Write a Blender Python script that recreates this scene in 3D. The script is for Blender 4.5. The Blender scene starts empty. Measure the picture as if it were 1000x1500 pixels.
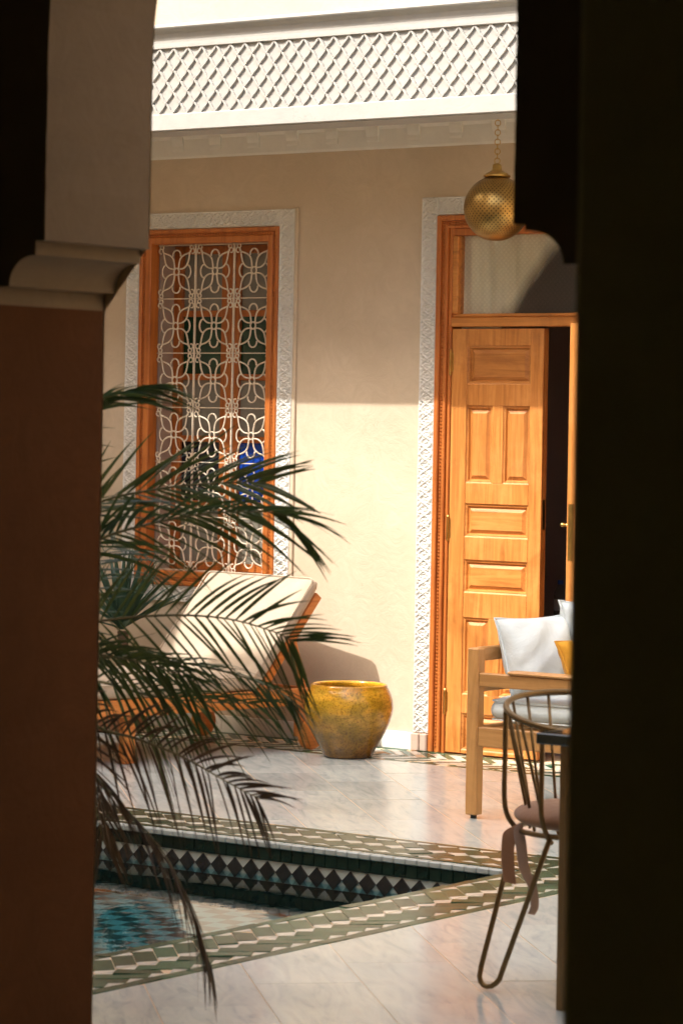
import bpy, math, random
import numpy as np
from mathutils import Vector, Matrix

R = math.radians
PI = math.pi
rnd = random.Random(7)
S = bpy.context.scene
COL = S.collection

# ------------------------------------------------------------------ camera
YAW = R(36.1)
cam_d = bpy.data.cameras.new('camera')
cam = bpy.data.objects.new('camera', cam_d)
COL.objects.link(cam)
cam_d.sensor_fit = 'VERTICAL'
cam_d.sensor_height = 36.0
cam_d.lens = 4400 / 1500 * 36.0
cam_d.shift_y = -127 / 1500
cam_d.clip_end = 500
cam.location = (0, 0, 1.55)
cam.rotation_euler = (Matrix.Rotation(YAW, 3, 'Z') @ Matrix.Rotation(PI / 2, 3, 'X') @ Matrix.Rotation(R(1.03), 3, 'Z')).to_euler()
cam_d.dof.use_dof = True
cam_d.dof.focus_distance = 12.4
cam_d.dof.aperture_fstop = 6.8
S.camera = cam

# ------------------------------------------------------------------ sky, sun, exposure
SUN = Vector((0.46, 1.0, -1.33)).normalized()          # the way the light travels
world = bpy.data.worlds.new('World')
S.world = world
world.use_nodes = True
wn = world.node_tree.nodes
sky = wn.new('ShaderNodeTexSky')
sky.sky_type = 'NISHITA'
sky.sun_disc = False
sky.sun_elevation = math.asin(-SUN.z)
sky.sun_rotation = math.atan2(-SUN.x, -SUN.y)
sky.air_density = 1.0
sky.dust_density = 7.0
world.node_tree.links.new(sky.outputs['Color'], wn['Background'].inputs['Color'])
wn['Background'].inputs['Strength'].default_value = 0.15
sun_d = bpy.data.lights.new('sun', 'SUN')
sun_d.energy = 2.0
sun_d.angle = R(0.55)
sun_d.color = (1.0, 0.965, 0.90)
sun = bpy.data.objects.new('sun', sun_d)
COL.objects.link(sun)
sun.rotation_euler = SUN.to_track_quat('-Z', 'Y').to_euler()
S.view_settings.view_transform = 'Standard'
S.view_settings.look = 'None'
S.view_settings.exposure = 1.72
S.view_settings.gamma = 1.0
S.cycles.use_denoising = True
S.cycles.max_bounces = 12
S.cycles.diffuse_bounces = 8
S.cycles.glossy_bounces = 5
S.cycles.transparent_max_bounces = 12
S.cycles.sample_clamp_indirect = 8
S.cycles.caustics_reflective = False
S.cycles.caustics_refractive = False

# ------------------------------------------------------------------ materials
def new_mat(name):
    m = bpy.data.materials.new(name)
    m.use_nodes = True
    return m, m.node_tree.nodes, m.node_tree.links, m.node_tree.nodes['Principled BSDF']

def ramp(n, stops):
    r = n.new('ShaderNodeValToRGB')
    e = r.color_ramp.elements
    while len(e) < len(stops):
        e.new(0.5)
    for k, (p, c) in enumerate(stops):
        e[k].position = p
        e[k].color = (*c, 1)
    return r

def noise(n, l, scale, detail=4, rough=0.55, vec=None, dist=0.0):
    t = n.new('ShaderNodeTexNoise')
    t.inputs['Scale'].default_value = scale
    t.inputs['Detail'].default_value = detail
    t.inputs['Roughness'].default_value = rough
    t.inputs['Distortion'].default_value = dist
    if vec is not None:
        l.new(vec, t.inputs['Vector'])
    return t

def mapping(n, l, scale=(1, 1, 1), rot=(0, 0, 0), world=False):
    if world:
        src = n.new('ShaderNodeNewGeometry').outputs['Position']
    else:
        src = n.new('ShaderNodeTexCoord').outputs['Object']
    mp = n.new('ShaderNodeMapping')
    mp.inputs['Scale'].default_value = scale
    mp.inputs['Rotation'].default_value = rot
    l.new(src, mp.inputs['Vector'])
    return mp.outputs['Vector']

def bump(n, l, height, p, strength=0.3, dist=0.01, prev=None):
    b = n.new('ShaderNodeBump')
    b.inputs['Strength'].default_value = strength
    b.inputs['Distance'].default_value = dist
    l.new(height, b.inputs['Height'])
    if prev is not None:
        l.new(prev, b.inputs['Normal'])
    if p is not None:
        l.new(b.outputs['Normal'], p.inputs['Normal'])
    return b.outputs['Normal']

def mixc(n, l, fac, a, b, mode='MIX'):
    m = n.new('ShaderNodeMix')
    m.data_type = 'RGBA'
    m.blend_type = mode
    for sock, v in ((m.inputs[0], fac), (m.inputs[6], a), (m.inputs[7], b)):
        if hasattr(v, 'is_linked'):
            l.new(v, sock)
        elif isinstance(v, tuple):
            sock.default_value = (*v, 1)
        else:
            sock.default_value = v
    return m.outputs[2]

def plaster(name, ca, cb, rough=0.75, bs=0.25, scale=1.6, fine=60, spec=0.3, blot=0.0):
    m, n, l, p = new_mat(name)
    v = mapping(n, l, world=True)
    t = noise(n, l, scale, 6, 0.6, v, 0.6)
    r = ramp(n, [(0.34, tuple(x * 0.96 for x in ca)), (0.66, cb)])
    l.new(t.outputs['Fac'], r.inputs['Fac'])
    t2 = noise(n, l, 7, 6, 0.7, v, 2.2)
    c = mixc(n, l, t2.outputs['Fac'], r.outputs['Color'], tuple(x * 0.86 for x in ca))
    t4 = noise(n, l, 26, 3, 0.6, v)
    r4 = ramp(n, [(0.66, (0, 0, 0)), (0.74, (1, 1, 1))])
    l.new(t4.outputs['Fac'], r4.inputs['Fac'])
    if blot > 0:
        mu = n.new('ShaderNodeMath'); mu.operation = 'MULTIPLY'; mu.inputs[1].default_value = blot
        l.new(r4.outputs['Color'], mu.inputs[0])
        c = mixc(n, l, mu.outputs[0], c, tuple(x * 0.72 for x in ca))
    if blot > 0:
        vo = n.new('ShaderNodeTexVoronoi'); vo.feature = 'DISTANCE_TO_EDGE'; vo.inputs['Scale'].default_value = 1.1
        wv_ = noise(n, l, 3.5, 5, 0.7, v)
        va = n.new('ShaderNodeVectorMath'); va.operation = 'MULTIPLY_ADD'
        va.inputs[1].default_value = (0.5, 0.5, 0.5); l.new(wv_.outputs['Color'], va.inputs[0]); l.new(v, va.inputs[2])
        l.new(va.outputs[0], vo.inputs['Vector'])
        cr_ = ramp(n, [(0.0, (1, 1, 1)), (0.0035, (0, 0, 0))]); l.new(vo.outputs['Distance'], cr_.inputs['Fac'])
        gate = noise(n, l, 1.1, 2, 0.5, v); gr_ = ramp(n, [(0.52, (0, 0, 0)), (0.6, (1, 1, 1))]); l.new(gate.outputs['Fac'], gr_.inputs['Fac'])
        mg_ = n.new('ShaderNodeMath'); mg_.operation = 'MULTIPLY'; l.new(cr_.outputs['Color'], mg_.inputs[0]); l.new(gr_.outputs['Color'], mg_.inputs[1])
        mg2 = n.new('ShaderNodeMath'); mg2.operation = 'MULTIPLY'; mg2.inputs[1].default_value = 0.35; l.new(mg_.outputs[0], mg2.inputs[0])
        c = mixc(n, l, mg2.outputs[0], c, tuple(x * 0.55 for x in ca))
    l.new(c, p.inputs['Base Color'])
    p.inputs['Roughness'].default_value = rough
    p.inputs['Specular IOR Level'].default_value = spec
    t3 = noise(n, l, fine, 3, 0.6, v)
    nb = bump(n, l, t2.outputs['Fac'], None, bs, 0.02)
    bump(n, l, t3.outputs['Fac'], p, bs * 0.7, 0.003, nb)
    return m

def wood(name, dark, mid, light, rough=0.42, axis=2, scale=1.0, wear=0.25):
    m, n, l, p = new_mat(name)
    sc = [26 * scale] * 3
    sc[axis] = 1.7 * scale
    oi = n.new('ShaderNodeObjectInfo')
    v = mapping(n, l, tuple(sc), world=False)
    add = n.new('ShaderNodeVectorMath'); add.operation = 'ADD'
    mul = n.new('ShaderNodeVectorMath'); mul.operation = 'SCALE'
    comb = n.new('ShaderNodeCombineXYZ')
    for k in range(3):
        l.new(oi.outputs['Random'], comb.inputs[k])
    l.new(comb.outputs[0], mul.inputs[0]); mul.inputs['Scale'].default_value = 37.0
    l.new(v, add.inputs[0]); l.new(mul.outputs[0], add.inputs[1])
    t = noise(n, l, 1.0, 6, 0.62, add.outputs[0], 1.4)
    r = ramp(n, [(0.28, dark), (0.5, mid), (0.72, light)])
    l.new(t.outputs['Fac'], r.inputs['Fac'])
    w = noise(n, l, 5, 5, 0.7, mapping(n, l, (1, 1, 1), world=True))
    wr = ramp(n, [(0.5, (0, 0, 0)), (0.75, (1, 1, 1))])
    l.new(w.outputs['Fac'], wr.inputs['Fac'])
    mu = n.new('ShaderNodeMath'); mu.operation = 'MULTIPLY'; mu.inputs[1].default_value = wear
    l.new(wr.outputs['Color'], mu.inputs[0])
    c = mixc(n, l, mu.outputs[0], r.outputs['Color'], tuple(min(1, x * 1.35 + 0.03) for x in light))
    d1 = noise(n, l, 2.3, 6, 0.7, mapping(n, l, (1, 1, 1), world=True), 1.5)
    dr = ramp(n, [(0.30, (0.55, 0.46, 0.38)), (0.50, (1, 1, 1))]); l.new(d1.outputs['Fac'], dr.inputs['Fac'])
    c = mixc(n, l, min(1.0, wear * 2.2), c, dr.outputs['Color'], 'MULTIPLY')
    s1 = [150 * scale] * 3; s1[axis] = 4 * scale
    sk_ = noise(n, l, 1.0, 3, 0.6, mapping(n, l, tuple(s1)))
    skr = ramp(n, [(0.68, (0, 0, 0)), (0.76, (1, 1, 1))]); l.new(sk_.outputs['Fac'], skr.inputs['Fac'])
    mu2 = n.new('ShaderNodeMath'); mu2.operation = 'MULTIPLY'; mu2.inputs[1].default_value = wear * 1.2
    l.new(skr.outputs['Color'], mu2.inputs[0])
    c = mixc(n, l, mu2.outputs[0], c, tuple(min(1, x * 1.2 + 0.12) for x in light))
    hv = n.new('ShaderNodeHueSaturation'); mv = n.new('ShaderNodeMapRange'); mv.inputs['To Min'].default_value = 0.84; mv.inputs['To Max'].default_value = 1.12
    l.new(oi.outputs['Random'], mv.inputs['Value']); l.new(mv.outputs[0], hv.inputs['Value']); l.new(c, hv.inputs['Color'])
    l.new(hv.outputs['Color'], p.inputs['Base Color'])
    rr = n.new('ShaderNodeMapRange')
    rr.inputs['To Min'].default_value = rough - 0.1; rr.inputs['To Max'].default_value = rough + 0.15
    l.new(w.outputs['Fac'], rr.inputs['Value']); l.new(rr.outputs[0], p.inputs['Roughness'])
    bump(n, l, t.outputs['Fac'], p, 0.25, 0.003)
    return m

def simple(name, col, rough=0.5, metal=0.0, var=0.15, scale=12, bs=0.1, spec=0.5, objvar=0.0):
    m, n, l, p = new_mat(name)
    v = mapping(n, l)
    t = noise(n, l, scale, 5, 0.6, v)
    r = ramp(n, [(0.25, tuple(x * (1 - var) for x in col)), (0.75, tuple(min(1, x * (1 + var)) for x in col))])
    l.new(t.outputs['Fac'], r.inputs['Fac'])
    c = r.outputs['Color']
    if objvar > 0:
        oi = n.new('ShaderNodeObjectInfo')
        mr = n.new('ShaderNodeMapRange')
        mr.inputs['To Min'].default_value = 1 - objvar; mr.inputs['To Max'].default_value = 1 + objvar
        l.new(oi.outputs['Random'], mr.inputs['Value'])
        hs = n.new('ShaderNodeHueSaturation')
        l.new(mr.outputs[0], hs.inputs['Value']); l.new(c, hs.inputs['Color'])
        c = hs.outputs['Color']
    l.new(c, p.inputs['Base Color'])
    p.inputs['Roughness'].default_value = rough
    p.inputs['Metallic'].default_value = metal
    p.inputs['Specular IOR Level'].default_value = spec
    if bs > 0:
        bump(n, l, t.outputs['Fac'], p, bs, 0.005)
    return m

def fabric(name, col, fine=420, wr=0.35, sheen=0.15):
    m, n, l, p = new_mat(name)
    v = mapping(n, l)
    t = noise(n, l, 7, 4, 0.55, v, 0.6)
    r = ramp(n, [(0.3, tuple(x * 0.88 for x in col)), (0.7, col)])
    l.new(t.outputs['Fac'], r.inputs['Fac'])
    l.new(r.outputs['Color'], p.inputs['Base Color'])
    p.inputs['Roughness'].default_value = 0.9
    p.inputs['Specular IOR Level'].default_value = 0.15
    p.inputs['Sheen Weight'].default_value = sheen
    f = noise(n, l, fine, 2, 0.5, v)
    nb = bump(n, l, t.outputs['Fac'], None, wr, 0.03)
    bump(n, l, f.outputs['Fac'], p, 0.2, 0.002, nb)
    return m

M = {}
M['wall'] = plaster('tadelakt_plaster', (0.56, 0.452, 0.325), (0.67, 0.56, 0.425), 0.62, 0.16, 1.3, 70, 0.35, 0.10)
M['court'] = plaster('ochre_court_plaster', (0.74, 0.60, 0.39), (0.82, 0.68, 0.46), 0.8, 0.1)
M['white'] = plaster('white_gypsum', (0.74, 0.72, 0.66), (0.80, 0.78, 0.72), 0.7, 0.12, 3, 90, 0.3, 0.06)
M['frieze'] = plaster('sun_toned_gypsum', (0.37, 0.362, 0.335), (0.42, 0.41, 0.38), 0.75, 0.14, 3, 90, 0.25, 0.10)  # white gypsum, colour lowered to offset the full sun on the frieze
M['stucco'] = plaster('carved_stucco', (0.72, 0.70, 0.645), (0.80, 0.78, 0.72), 0.75, 0.08, 4, 120, 0.25, 0.05)
M['reveal'] = plaster('pink_reveal_plaster', (0.50, 0.37, 0.29), (0.60, 0.46, 0.36), 0.8, 0.2)
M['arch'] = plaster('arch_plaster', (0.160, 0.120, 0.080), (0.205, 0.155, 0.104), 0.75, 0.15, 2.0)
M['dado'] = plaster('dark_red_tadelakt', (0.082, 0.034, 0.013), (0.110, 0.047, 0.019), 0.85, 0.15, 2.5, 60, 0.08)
M['darkroom'] = plaster('dim_room_plaster', (0.46, 0.37, 0.34), (0.54, 0.44, 0.40), 0.85, 0.1)
M['gallery'] = plaster('gallery_plaster', (0.52, 0.50, 0.33), (0.60, 0.58, 0.38), 0.85, 0.1)
M['wood_v'] = wood('cedar_upright', (0.32, 0.108, 0.017), (0.52, 0.197, 0.040), (0.62, 0.268, 0.064), 0.42, 2)
M['wood_h'] = wood('cedar_crosswise', (0.32, 0.108, 0.017), (0.52, 0.197, 0.040), (0.62, 0.268, 0.064), 0.42, 0)
M['frame_v'] = wood('cedar_frame', (0.28, 0.075, 0.012), (0.42, 0.125, 0.022), (0.50, 0.165, 0.035), 0.40, 2, 1.0, 0.1)
M['lounge_wood'] = wood('orange_teak', (0.42, 0.125, 0.02), (0.60, 0.21, 0.04), (0.68, 0.27, 0.06), 0.4, 1, 1.0, 0.1)
M['sofa_x'] = wood('oak_crosswise', (0.33, 0.155, 0.045), (0.46, 0.235, 0.075), (0.55, 0.30, 0.11), 0.45, 0, 1.0, 0.15)
M['sofa_y'] = wood('oak_lengthwise', (0.33, 0.155, 0.045), (0.46, 0.235, 0.075), (0.55, 0.30, 0.11), 0.45, 1, 1.0, 0.15)
M['sofa_z'] = wood('oak_upright', (0.33, 0.155, 0.045), (0.46, 0.235, 0.075), (0.55, 0.30, 0.11), 0.45, 2, 1.0, 0.15)
M['iron'] = simple('cream_painted_iron', (0.66, 0.57, 0.44), 0.5, 0, 0.12, 30, 0.15)
M['brass'] = simple('aged_brass', (0.55, 0.36, 0.12), 0.32, 1.0, 0.25, 20, 0.1)
M['chairmetal'] = simple('bronze_wire', (0.15, 0.10, 0.045), 0.42, 0.85, 0.2, 25, 0.05)
M['green'] = simple('green_zellige', (0.024, 0.075, 0.042), 0.27, 0, 0.4, 18, 0.16, 0.3, 0.4)
M['whitetile'] = simple('white_zellige', (0.60, 0.59, 0.53), 0.2, 0, 0.1, 18, 0.08, 0.5, 0.12)
M['darkgreen'] = simple('dark_green_zellige', (0.006, 0.017, 0.012), 0.2, 0, 0.4, 25, 0.15, 0.35, 0.3)
M['blacktile'] = simple('black_zellige', (0.014, 0.013, 0.014), 0.14, 0, 0.3, 25, 0.15, 0.6, 0.3)
M['nosing'] = simple('pale_nosing', (0.38, 0.42, 0.41), 0.3, 0, 0.1, 20, 0.1, 0.5, 0.1)
M['grout'] = simple('sandy_grout', (0.66, 0.50, 0.33), 0.9, 0, 0.2, 40, 0.3, 0.2)
M['linen'] = fabric('pale_linen', (0.60, 0.68, 0.71), 420, 0.4)
M['canvas'] = fabric('cream_canvas', (0.45, 0.37, 0.275), 300, 0.3)
M['mustard'] = fabric('mustard_cloth', (0.58, 0.29, 0.03), 350, 0.35)
M['suede'] = fabric('brown_suede', (0.33, 0.185, 0.115), 300, 0.4, 0.3)
M['suede2'] = fabric('mauve_ribbon', (0.36, 0.27, 0.24), 300, 0.3, 0.3)
M['tabletop'] = simple('dark_polished_stone', (0.016, 0.024, 0.022), 0.08, 0, 0.4, 12, 0.0, 0.6)
M['tableleg'] = simple('bronze_panel', (0.17, 0.115, 0.055), 0.45, 0.6, 0.2, 8, 0.08)
M['rubber'] = simple('black_rubber', (0.02, 0.02, 0.02), 0.7)
M['blackcloth'] = fabric('black_cloth', (0.015, 0.014, 0.016))
M['curtain'] = fabric('pale_curtain', (0.88, 0.88, 0.80), 200, 0.2)
m_, n_, l_, p_ = M['curtain'], M['curtain'].node_tree.nodes, M['curtain'].node_tree.links, M['curtain'].node_tree.nodes['Principled BSDF']
at_ = n_.new('ShaderNodeAttribute'); at_.attribute_name = 'sheer'
tr_2 = n_.new('ShaderNodeBsdfTransparent'); mx_2 = n_.new('ShaderNodeMixShader')
l_.new(at_.outputs['Fac'], mx_2.inputs[0]); l_.new(p_.outputs[0], mx_2.inputs[1]); l_.new(tr_2.outputs[0], mx_2.inputs[2])
l_.new(mx_2.outputs[0], n_['Material Output'].inputs['Surface'])
M['terracotta'] = simple('terracotta', (0.36, 0.16, 0.08), 0.8, 0, 0.2, 10, 0.2)
M['soil'] = simple('soil', (0.05, 0.035, 0.025), 0.95, 0, 0.4, 40, 0.5)
M['trunk'] = simple('palm_fibre', (0.12, 0.075, 0.045), 0.9, 0, 0.4, 40, 0.6)
M['bottlecap'] = simple('blue_cap', (0.02, 0.10, 0.45), 0.4, 0, 0.05)
M['label'] = simple('white_label', (0.55, 0.6, 0.65), 0.5, 0, 0.05)

def leafmat(name, a, b, rough=0.35):
    m, n, l, p = new_mat(name)
    v = mapping(n, l)
    t = noise(n, l, 6, 4, 0.6, v)
    r = ramp(n, [(0.3, a), (0.7, b)])
    l.new(t.outputs['Fac'], r.inputs['Fac'])
    l.new(r.outputs['Color'], p.inputs['Base Color'])
    p.inputs['Roughness'].default_value = rough
    tr = n.new('ShaderNodeBsdfTranslucent')
    l.new(r.outputs['Color'], tr.inputs['Color'])
    mx = n.new('ShaderNodeMixShader'); mx.inputs[0].default_value = 0.32
    l.new(p.outputs[0], mx.inputs[1]); l.new(tr.outputs[0], mx.inputs[2])
    l.new(mx.outputs[0], n['Material Output'].inputs['Surface'])
    return m
M['palm'] = leafmat('palm_leaf', (0.014, 0.034, 0.009), (0.052, 0.082, 0.020))
M['palmdry'] = leafmat('palm_leaf_drying', (0.026, 0.015, 0.008), (0.050, 0.031, 0.015), 0.5)
M['rachis'] = simple('palm_rachis', (0.075, 0.075, 0.03), 0.5, 0, 0.3, 20)
M['yucca'] = leafmat('yucca_leaf', (0.030, 0.075, 0.050), (0.055, 0.12, 0.075), 0.4)

# marble
m, n, l, p = new_mat('pale_marble')
oi = n.new('ShaderNodeObjectInfo')
v = mapping(n, l, (1, 1, 1), (0, 0, R(45)), world=True)
mp2 = n.new('ShaderNodeMapping'); mp2.inputs['Scale'].default_value = (0.9, 5.0, 1)
l.new(v, mp2.inputs['Vector'])
cmb = n.new('ShaderNodeCombineXYZ'); mlt = n.new('ShaderNodeMath'); mlt.operation = 'MULTIPLY'; mlt.inputs[1].default_value = 31
l.new(oi.outputs['Random'], mlt.inputs[0]); l.new(mlt.outputs[0], cmb.inputs[0]); l.new(mlt.outputs[0], cmb.inputs[2])
ad = n.new('ShaderNodeVectorMath'); l.new(mp2.outputs[0], ad.inputs[0]); l.new(cmb.outputs[0], ad.inputs[1])
t = noise(n, l, 3.2, 8, 0.62, ad.outputs[0], 1.6)
r = ramp(n, [(0.28, (0.32, 0.40, 0.41)), (0.46, (0.45, 0.52, 0.515)), (0.62, (0.52, 0.58, 0.565)), (0.8, (0.47, 0.50, 0.48))])
l.new(t.outputs['Fac'], r.inputs['Fac'])
mr = n.new('ShaderNodeMapRange'); mr.inputs['To Min'].default_value = 0.90; mr.inputs['To Max'].default_value = 1.08
l.new(oi.outputs['Random'], mr.inputs['Value'])
hs = n.new('ShaderNodeHueSaturation'); l.new(mr.outputs[0], hs.inputs['Value']); l.new(r.outputs['Color'], hs.inputs['Color'])
l.new(hs.outputs['Color'], p.inputs['Base Color'])
t2 = noise(n, l, 2.2, 4, 0.6, mapping(n, l, world=True))
rr = n.new('ShaderNodeMapRange'); rr.inputs['From Min'].default_value = 0.3; rr.inputs['From Max'].default_value = 0.7
rr.inputs['To Min'].default_value = 0.13; rr.inputs['To Max'].default_value = 0.27
l.new(t2.outputs['Fac'], rr.inputs['Value']); l.new(rr.outputs[0], p.inputs['Roughness'])
t3 = noise(n, l, 14, 2, 0.5, mapping(n, l, world=True))
bump(n, l, t3.outputs['Fac'], p, 0.04, 0.01)
M['marble'] = m

# glazed pot
m, n, l, p = new_mat('yellow_brown_glaze')
tc = n.new('ShaderNodeTexCoord'); sep = n.new('ShaderNodeSeparateXYZ'); l.new(tc.outputs['Object'], sep.inputs[0])
w = noise(n, l, 5, 6, 0.7, mapping(n, l, (1, 1, 3.2)), 0.8)
ma = n.new('ShaderNodeMath'); ma.operation = 'MULTIPLY_ADD'; ma.inputs[1].default_value = 0.30; ma.inputs[2].default_value = -0.15
l.new(w.outputs['Fac'], ma.inputs[0])
mad = n.new('ShaderNodeMath'); mad.operation = 'ADD'; l.new(sep.outputs['Z'], mad.inputs[0]); l.new(ma.outputs[0], mad.inputs[1])
r = ramp(n, [(0.0, (0.19, 0.082, 0.008)), (0.10, (0.30, 0.15, 0.014)), (0.20, (0.52, 0.28, 0.030)), (0.29, (0.64, 0.34, 0.026)), (0.36, (0.70, 0.31, 0.022))])
l.new(mad.outputs[0], r.inputs['Fac'])
ol = noise(n, l, 7, 6, 0.7, mapping(n, l, (1, 1, 1.8)), 1.0)
olr = ramp(n, [(0.44, (0.46, 0.56, 0.36)), (0.60, (1, 1, 1))]); l.new(ol.outputs['Fac'], olr.inputs['Fac'])
sp = noise(n, l, 110, 3, 0.7, mapping(n, l))
sr = ramp(n, [(0.36, (0.35, 0.3, 0.2)), (0.5, (1, 1, 1))]); l.new(sp.outputs['Fac'], sr.inputs['Fac'])
c = mixc(n, l, 0.75, r.outputs['Color'], olr.outputs['Color'], 'MULTIPLY')
c = mixc(n, l, 0.75, c, sr.outputs['Color'], 'MULTIPLY')
pit = n.new('ShaderNodeTexVoronoi'); pit.inputs['Scale'].default_value = 34; l.new(mapping(n, l), pit.inputs['Vector'])
pr = ramp(n, [(0.05, (0.12, 0.08, 0.04)), (0.12, (1, 1, 1))]); l.new(pit.outputs['Distance'], pr.inputs['Fac'])
c = mixc(n, l, 0.55, c, pr.outputs['Color'], 'MULTIPLY')
l.new(c, p.inputs['Base Color'])
p.inputs['Roughness'].default_value = 0.17
p.inputs['Coat Weight'].default_value = 0.2; p.inputs['Coat Roughness'].default_value = 0.05
nb = bump(n, l, w.outputs['Fac'], None, 0.25, 0.02)
bump(n, l, pr.outputs['Color'], p, 0.25, 0.004, nb)
M['pot'] = m

# pierced brass globe
m, n, l, p = new_mat('pierced_brass')
tc = n.new('ShaderNodeTexCoord'); sep = n.new('ShaderNodeSeparateXYZ'); l.new(tc.outputs['Object'], sep.inputs[0])
at = n.new('ShaderNodeMath'); at.operation = 'ARCTAN2'; l.new(sep.outputs['Y'], at.inputs[0]); l.new(sep.outputs['X'], at.inputs[1])
dv = n.new('ShaderNodeMath'); dv.operation = 'DIVIDE'; l.new(sep.outputs['Z'], dv.inputs[0]); dv.inputs[1].default_value = 0.149
asn = n.new('ShaderNodeMath'); asn.operation = 'ARCSINE'; l.new(dv.outputs[0], asn.inputs[0])
def mth(op, a, b=None):
    x = n.new('ShaderNodeMath'); x.operation = op
    for k, vv in enumerate((a, b)):
        if vv is None: continue
        if hasattr(vv, 'is_linked'): l.new(vv, x.inputs[k])
        else: x.inputs[k].default_value = vv
    return x.outputs[0]
su = mth('COSINE', mth('MULTIPLY', at.outputs[0], 44.0))
sv = mth('COSINE', mth('MULTIPLY', asn.outputs[0], 44.0))
dots = mth('MULTIPLY', su, sv)
dm = mth('GREATER_THAN', dots, 0.62)
band = mth('LESS_THAN', mth('ABSOLUTE', asn.outputs[0]), 1.05)
dm = mth('MULTIPLY', dm, band)
t = noise(n, l, 9, 5, 0.65, mapping(n, l))
r = ramp(n, [(0.3, (0.26, 0.155, 0.045)), (0.7, (0.46, 0.29, 0.09))]); l.new(t.outputs['Fac'], r.inputs['Fac'])
c = mixc(n, l, dm, r.outputs['Color'], (0.02, 0.013, 0.006))
l.new(c, p.inputs['Base Color'])
p.inputs['Metallic'].default_value = 0.9
p.inputs['Roughness'].default_value = 0.36
iv = mth('SUBTRACT', 1.0, dm)
bump(n, l, iv, p, 0.5, 0.002)
M['globe'] = m

# water: fresnel mix of a clear teal pass-through and a mirror, rippled
m, n, l, p = new_mat('pool_water')
n.remove(p)
v = mapping(n, l, (1.0, 1.0, 1), (0, 0, 0), world=True)
t = noise(n, l, 5.0, 3, 0.5, v, 0.4)
t2 = noise(n, l, 17.0, 2, 0.5, v, 0.2)
nb = bump(n, l, t.outputs['Fac'], None, 0.10, 0.012)
nb = bump(n, l, t2.outputs['Fac'], None, 0.07, 0.004, nb)
fr = n.new('ShaderNodeFresnel'); fr.inputs['IOR'].default_value = 1.42; l.new(nb, fr.inputs['Normal'])
gl = n.new('ShaderNodeBsdfGlossy'); gl.inputs['Roughness'].default_value = 0.0; l.new(nb, gl.inputs['Normal'])
tr = n.new('ShaderNodeBsdfTransparent'); tr.inputs['Color'].default_value = (0.62, 0.92, 0.94, 1)
mx = n.new('ShaderNodeMixShader'); l.new(fr.outputs[0], mx.inputs[0]); l.new(tr.outputs[0], mx.inputs[1]); l.new(gl.outputs[0], mx.inputs[2])
l.new(mx.outputs[0], n['Material Output'].inputs['Surface'])
M['water'] = m

# pool floor mosaic (deep under water)
m, n, l, p = new_mat('pool_mosaic')
ck = n.new('ShaderNodeTexChecker'); ck.inputs['Scale'].default_value = 1 / 0.085
l.new(mapping(n, l, (1, 1, 1), (0, 0, R(-6)), world=True), ck.inputs['Vector'])
ck.inputs['Color1'].default_value = (0.11, 0.27, 0.285, 1); ck.inputs['Color2'].default_value = (0.004, 0.035, 0.040, 1)
l.new(ck.outputs['Color'], p.inputs['Base Color']); p.inputs['Roughness'].default_value = 0.4
M['mosaic'] = m

# glass panes
def glass(name, col, rough=0.3, bs=0.4, scale=140, alpha=0.0):
    m, n, l, p = new_mat(name)
    p.inputs['Base Color'].default_value = (*col, 1)
    p.inputs['Roughness'].default_value = rough
    p.inputs['Specular IOR Level'].default_value = 0.6
    t = noise(n, l, scale, 2, 0.6, mapping(n, l))
    bump(n, l, t.outputs['Fac'], p, bs, 0.003)
    if alpha:
        tr = n.new('ShaderNodeBsdfTransparent'); tr.inputs['Color'].default_value = (0.95, 0.95, 0.9, 1)
        mx = n.new('ShaderNodeMixShader'); mx.inputs[0].default_value = alpha
        l.new(p.outputs[0], mx.inputs[1]); l.new(tr.outputs[0], mx.inputs[2])
        l.new(mx.outputs[0], n['Material Output'].inputs['Surface'])
    return m
M['g_grey'] = glass('obscure_grey_glass', (0.20, 0.19, 0.155), 0.35)
M['g_green'] = glass('green_glass', (0.006, 0.040, 0.018), 0.12, 0.1, 20)
M['g_blue'] = glass('blue_glass', (0.001, 0.045, 0.34), 0.22, 0.5, 14)
M['g_blue_shade'] = glass('shaded_blue_glass', (0.002, 0.008, 0.022), 0.15, 0.2, 14)  # dark copy of the blue glass: shade on the left pane, as colour
M['g_clear'] = glass('clear_bottle', (0.25, 0.28, 0.30), 0.1, 0.1, 20, 0.6)
# transom glass with pressed lozenges
m, n, l, p = new_mat('pressed_lozenge_glass')
v = mapping(n, l, (1, 1, 1))
sp = n.new('ShaderNodeSeparateXYZ'); l.new(v, sp.inputs[0])
a1 = mth('ABSOLUTE', mth('SINE', mth('MULTIPLY', mth('ADD', sp.outputs['X'], sp.outputs['Z']), PI / 0.026)))
a2 = mth('ABSOLUTE', mth('SINE', mth('MULTIPLY', mth('SUBTRACT', sp.outputs['X'], sp.outputs['Z']), PI / 0.026)))
hh = mth('MINIMUM', a1, a2)
p.inputs['Base Color'].default_value = (0.26, 0.25, 0.22, 1); p.inputs['Roughness'].default_value = 0.3
bump(n, l, hh, p, 0.5, 0.004)
tr = n.new('ShaderNodeBsdfTransparent'); tr.inputs['Color'].default_value = (0.93, 0.92, 0.88, 1)
mx = n.new('ShaderNodeMixShader')
mrr = n.new('ShaderNodeMapRange'); mrr.inputs['To Min'].default_value = 0.88; mrr.inputs['To Max'].default_value = 0.94
l.new(hh, mrr.inputs['Value']); l.new(mrr.outputs[0], mx.inputs[0])
l.new(p.outputs[0], mx.inputs[1]); l.new(tr.outputs[0], mx.inputs[2])
l.new(mx.outputs[0], n['Material Output'].inputs['Surface'])
M['g_transom'] = m

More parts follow.
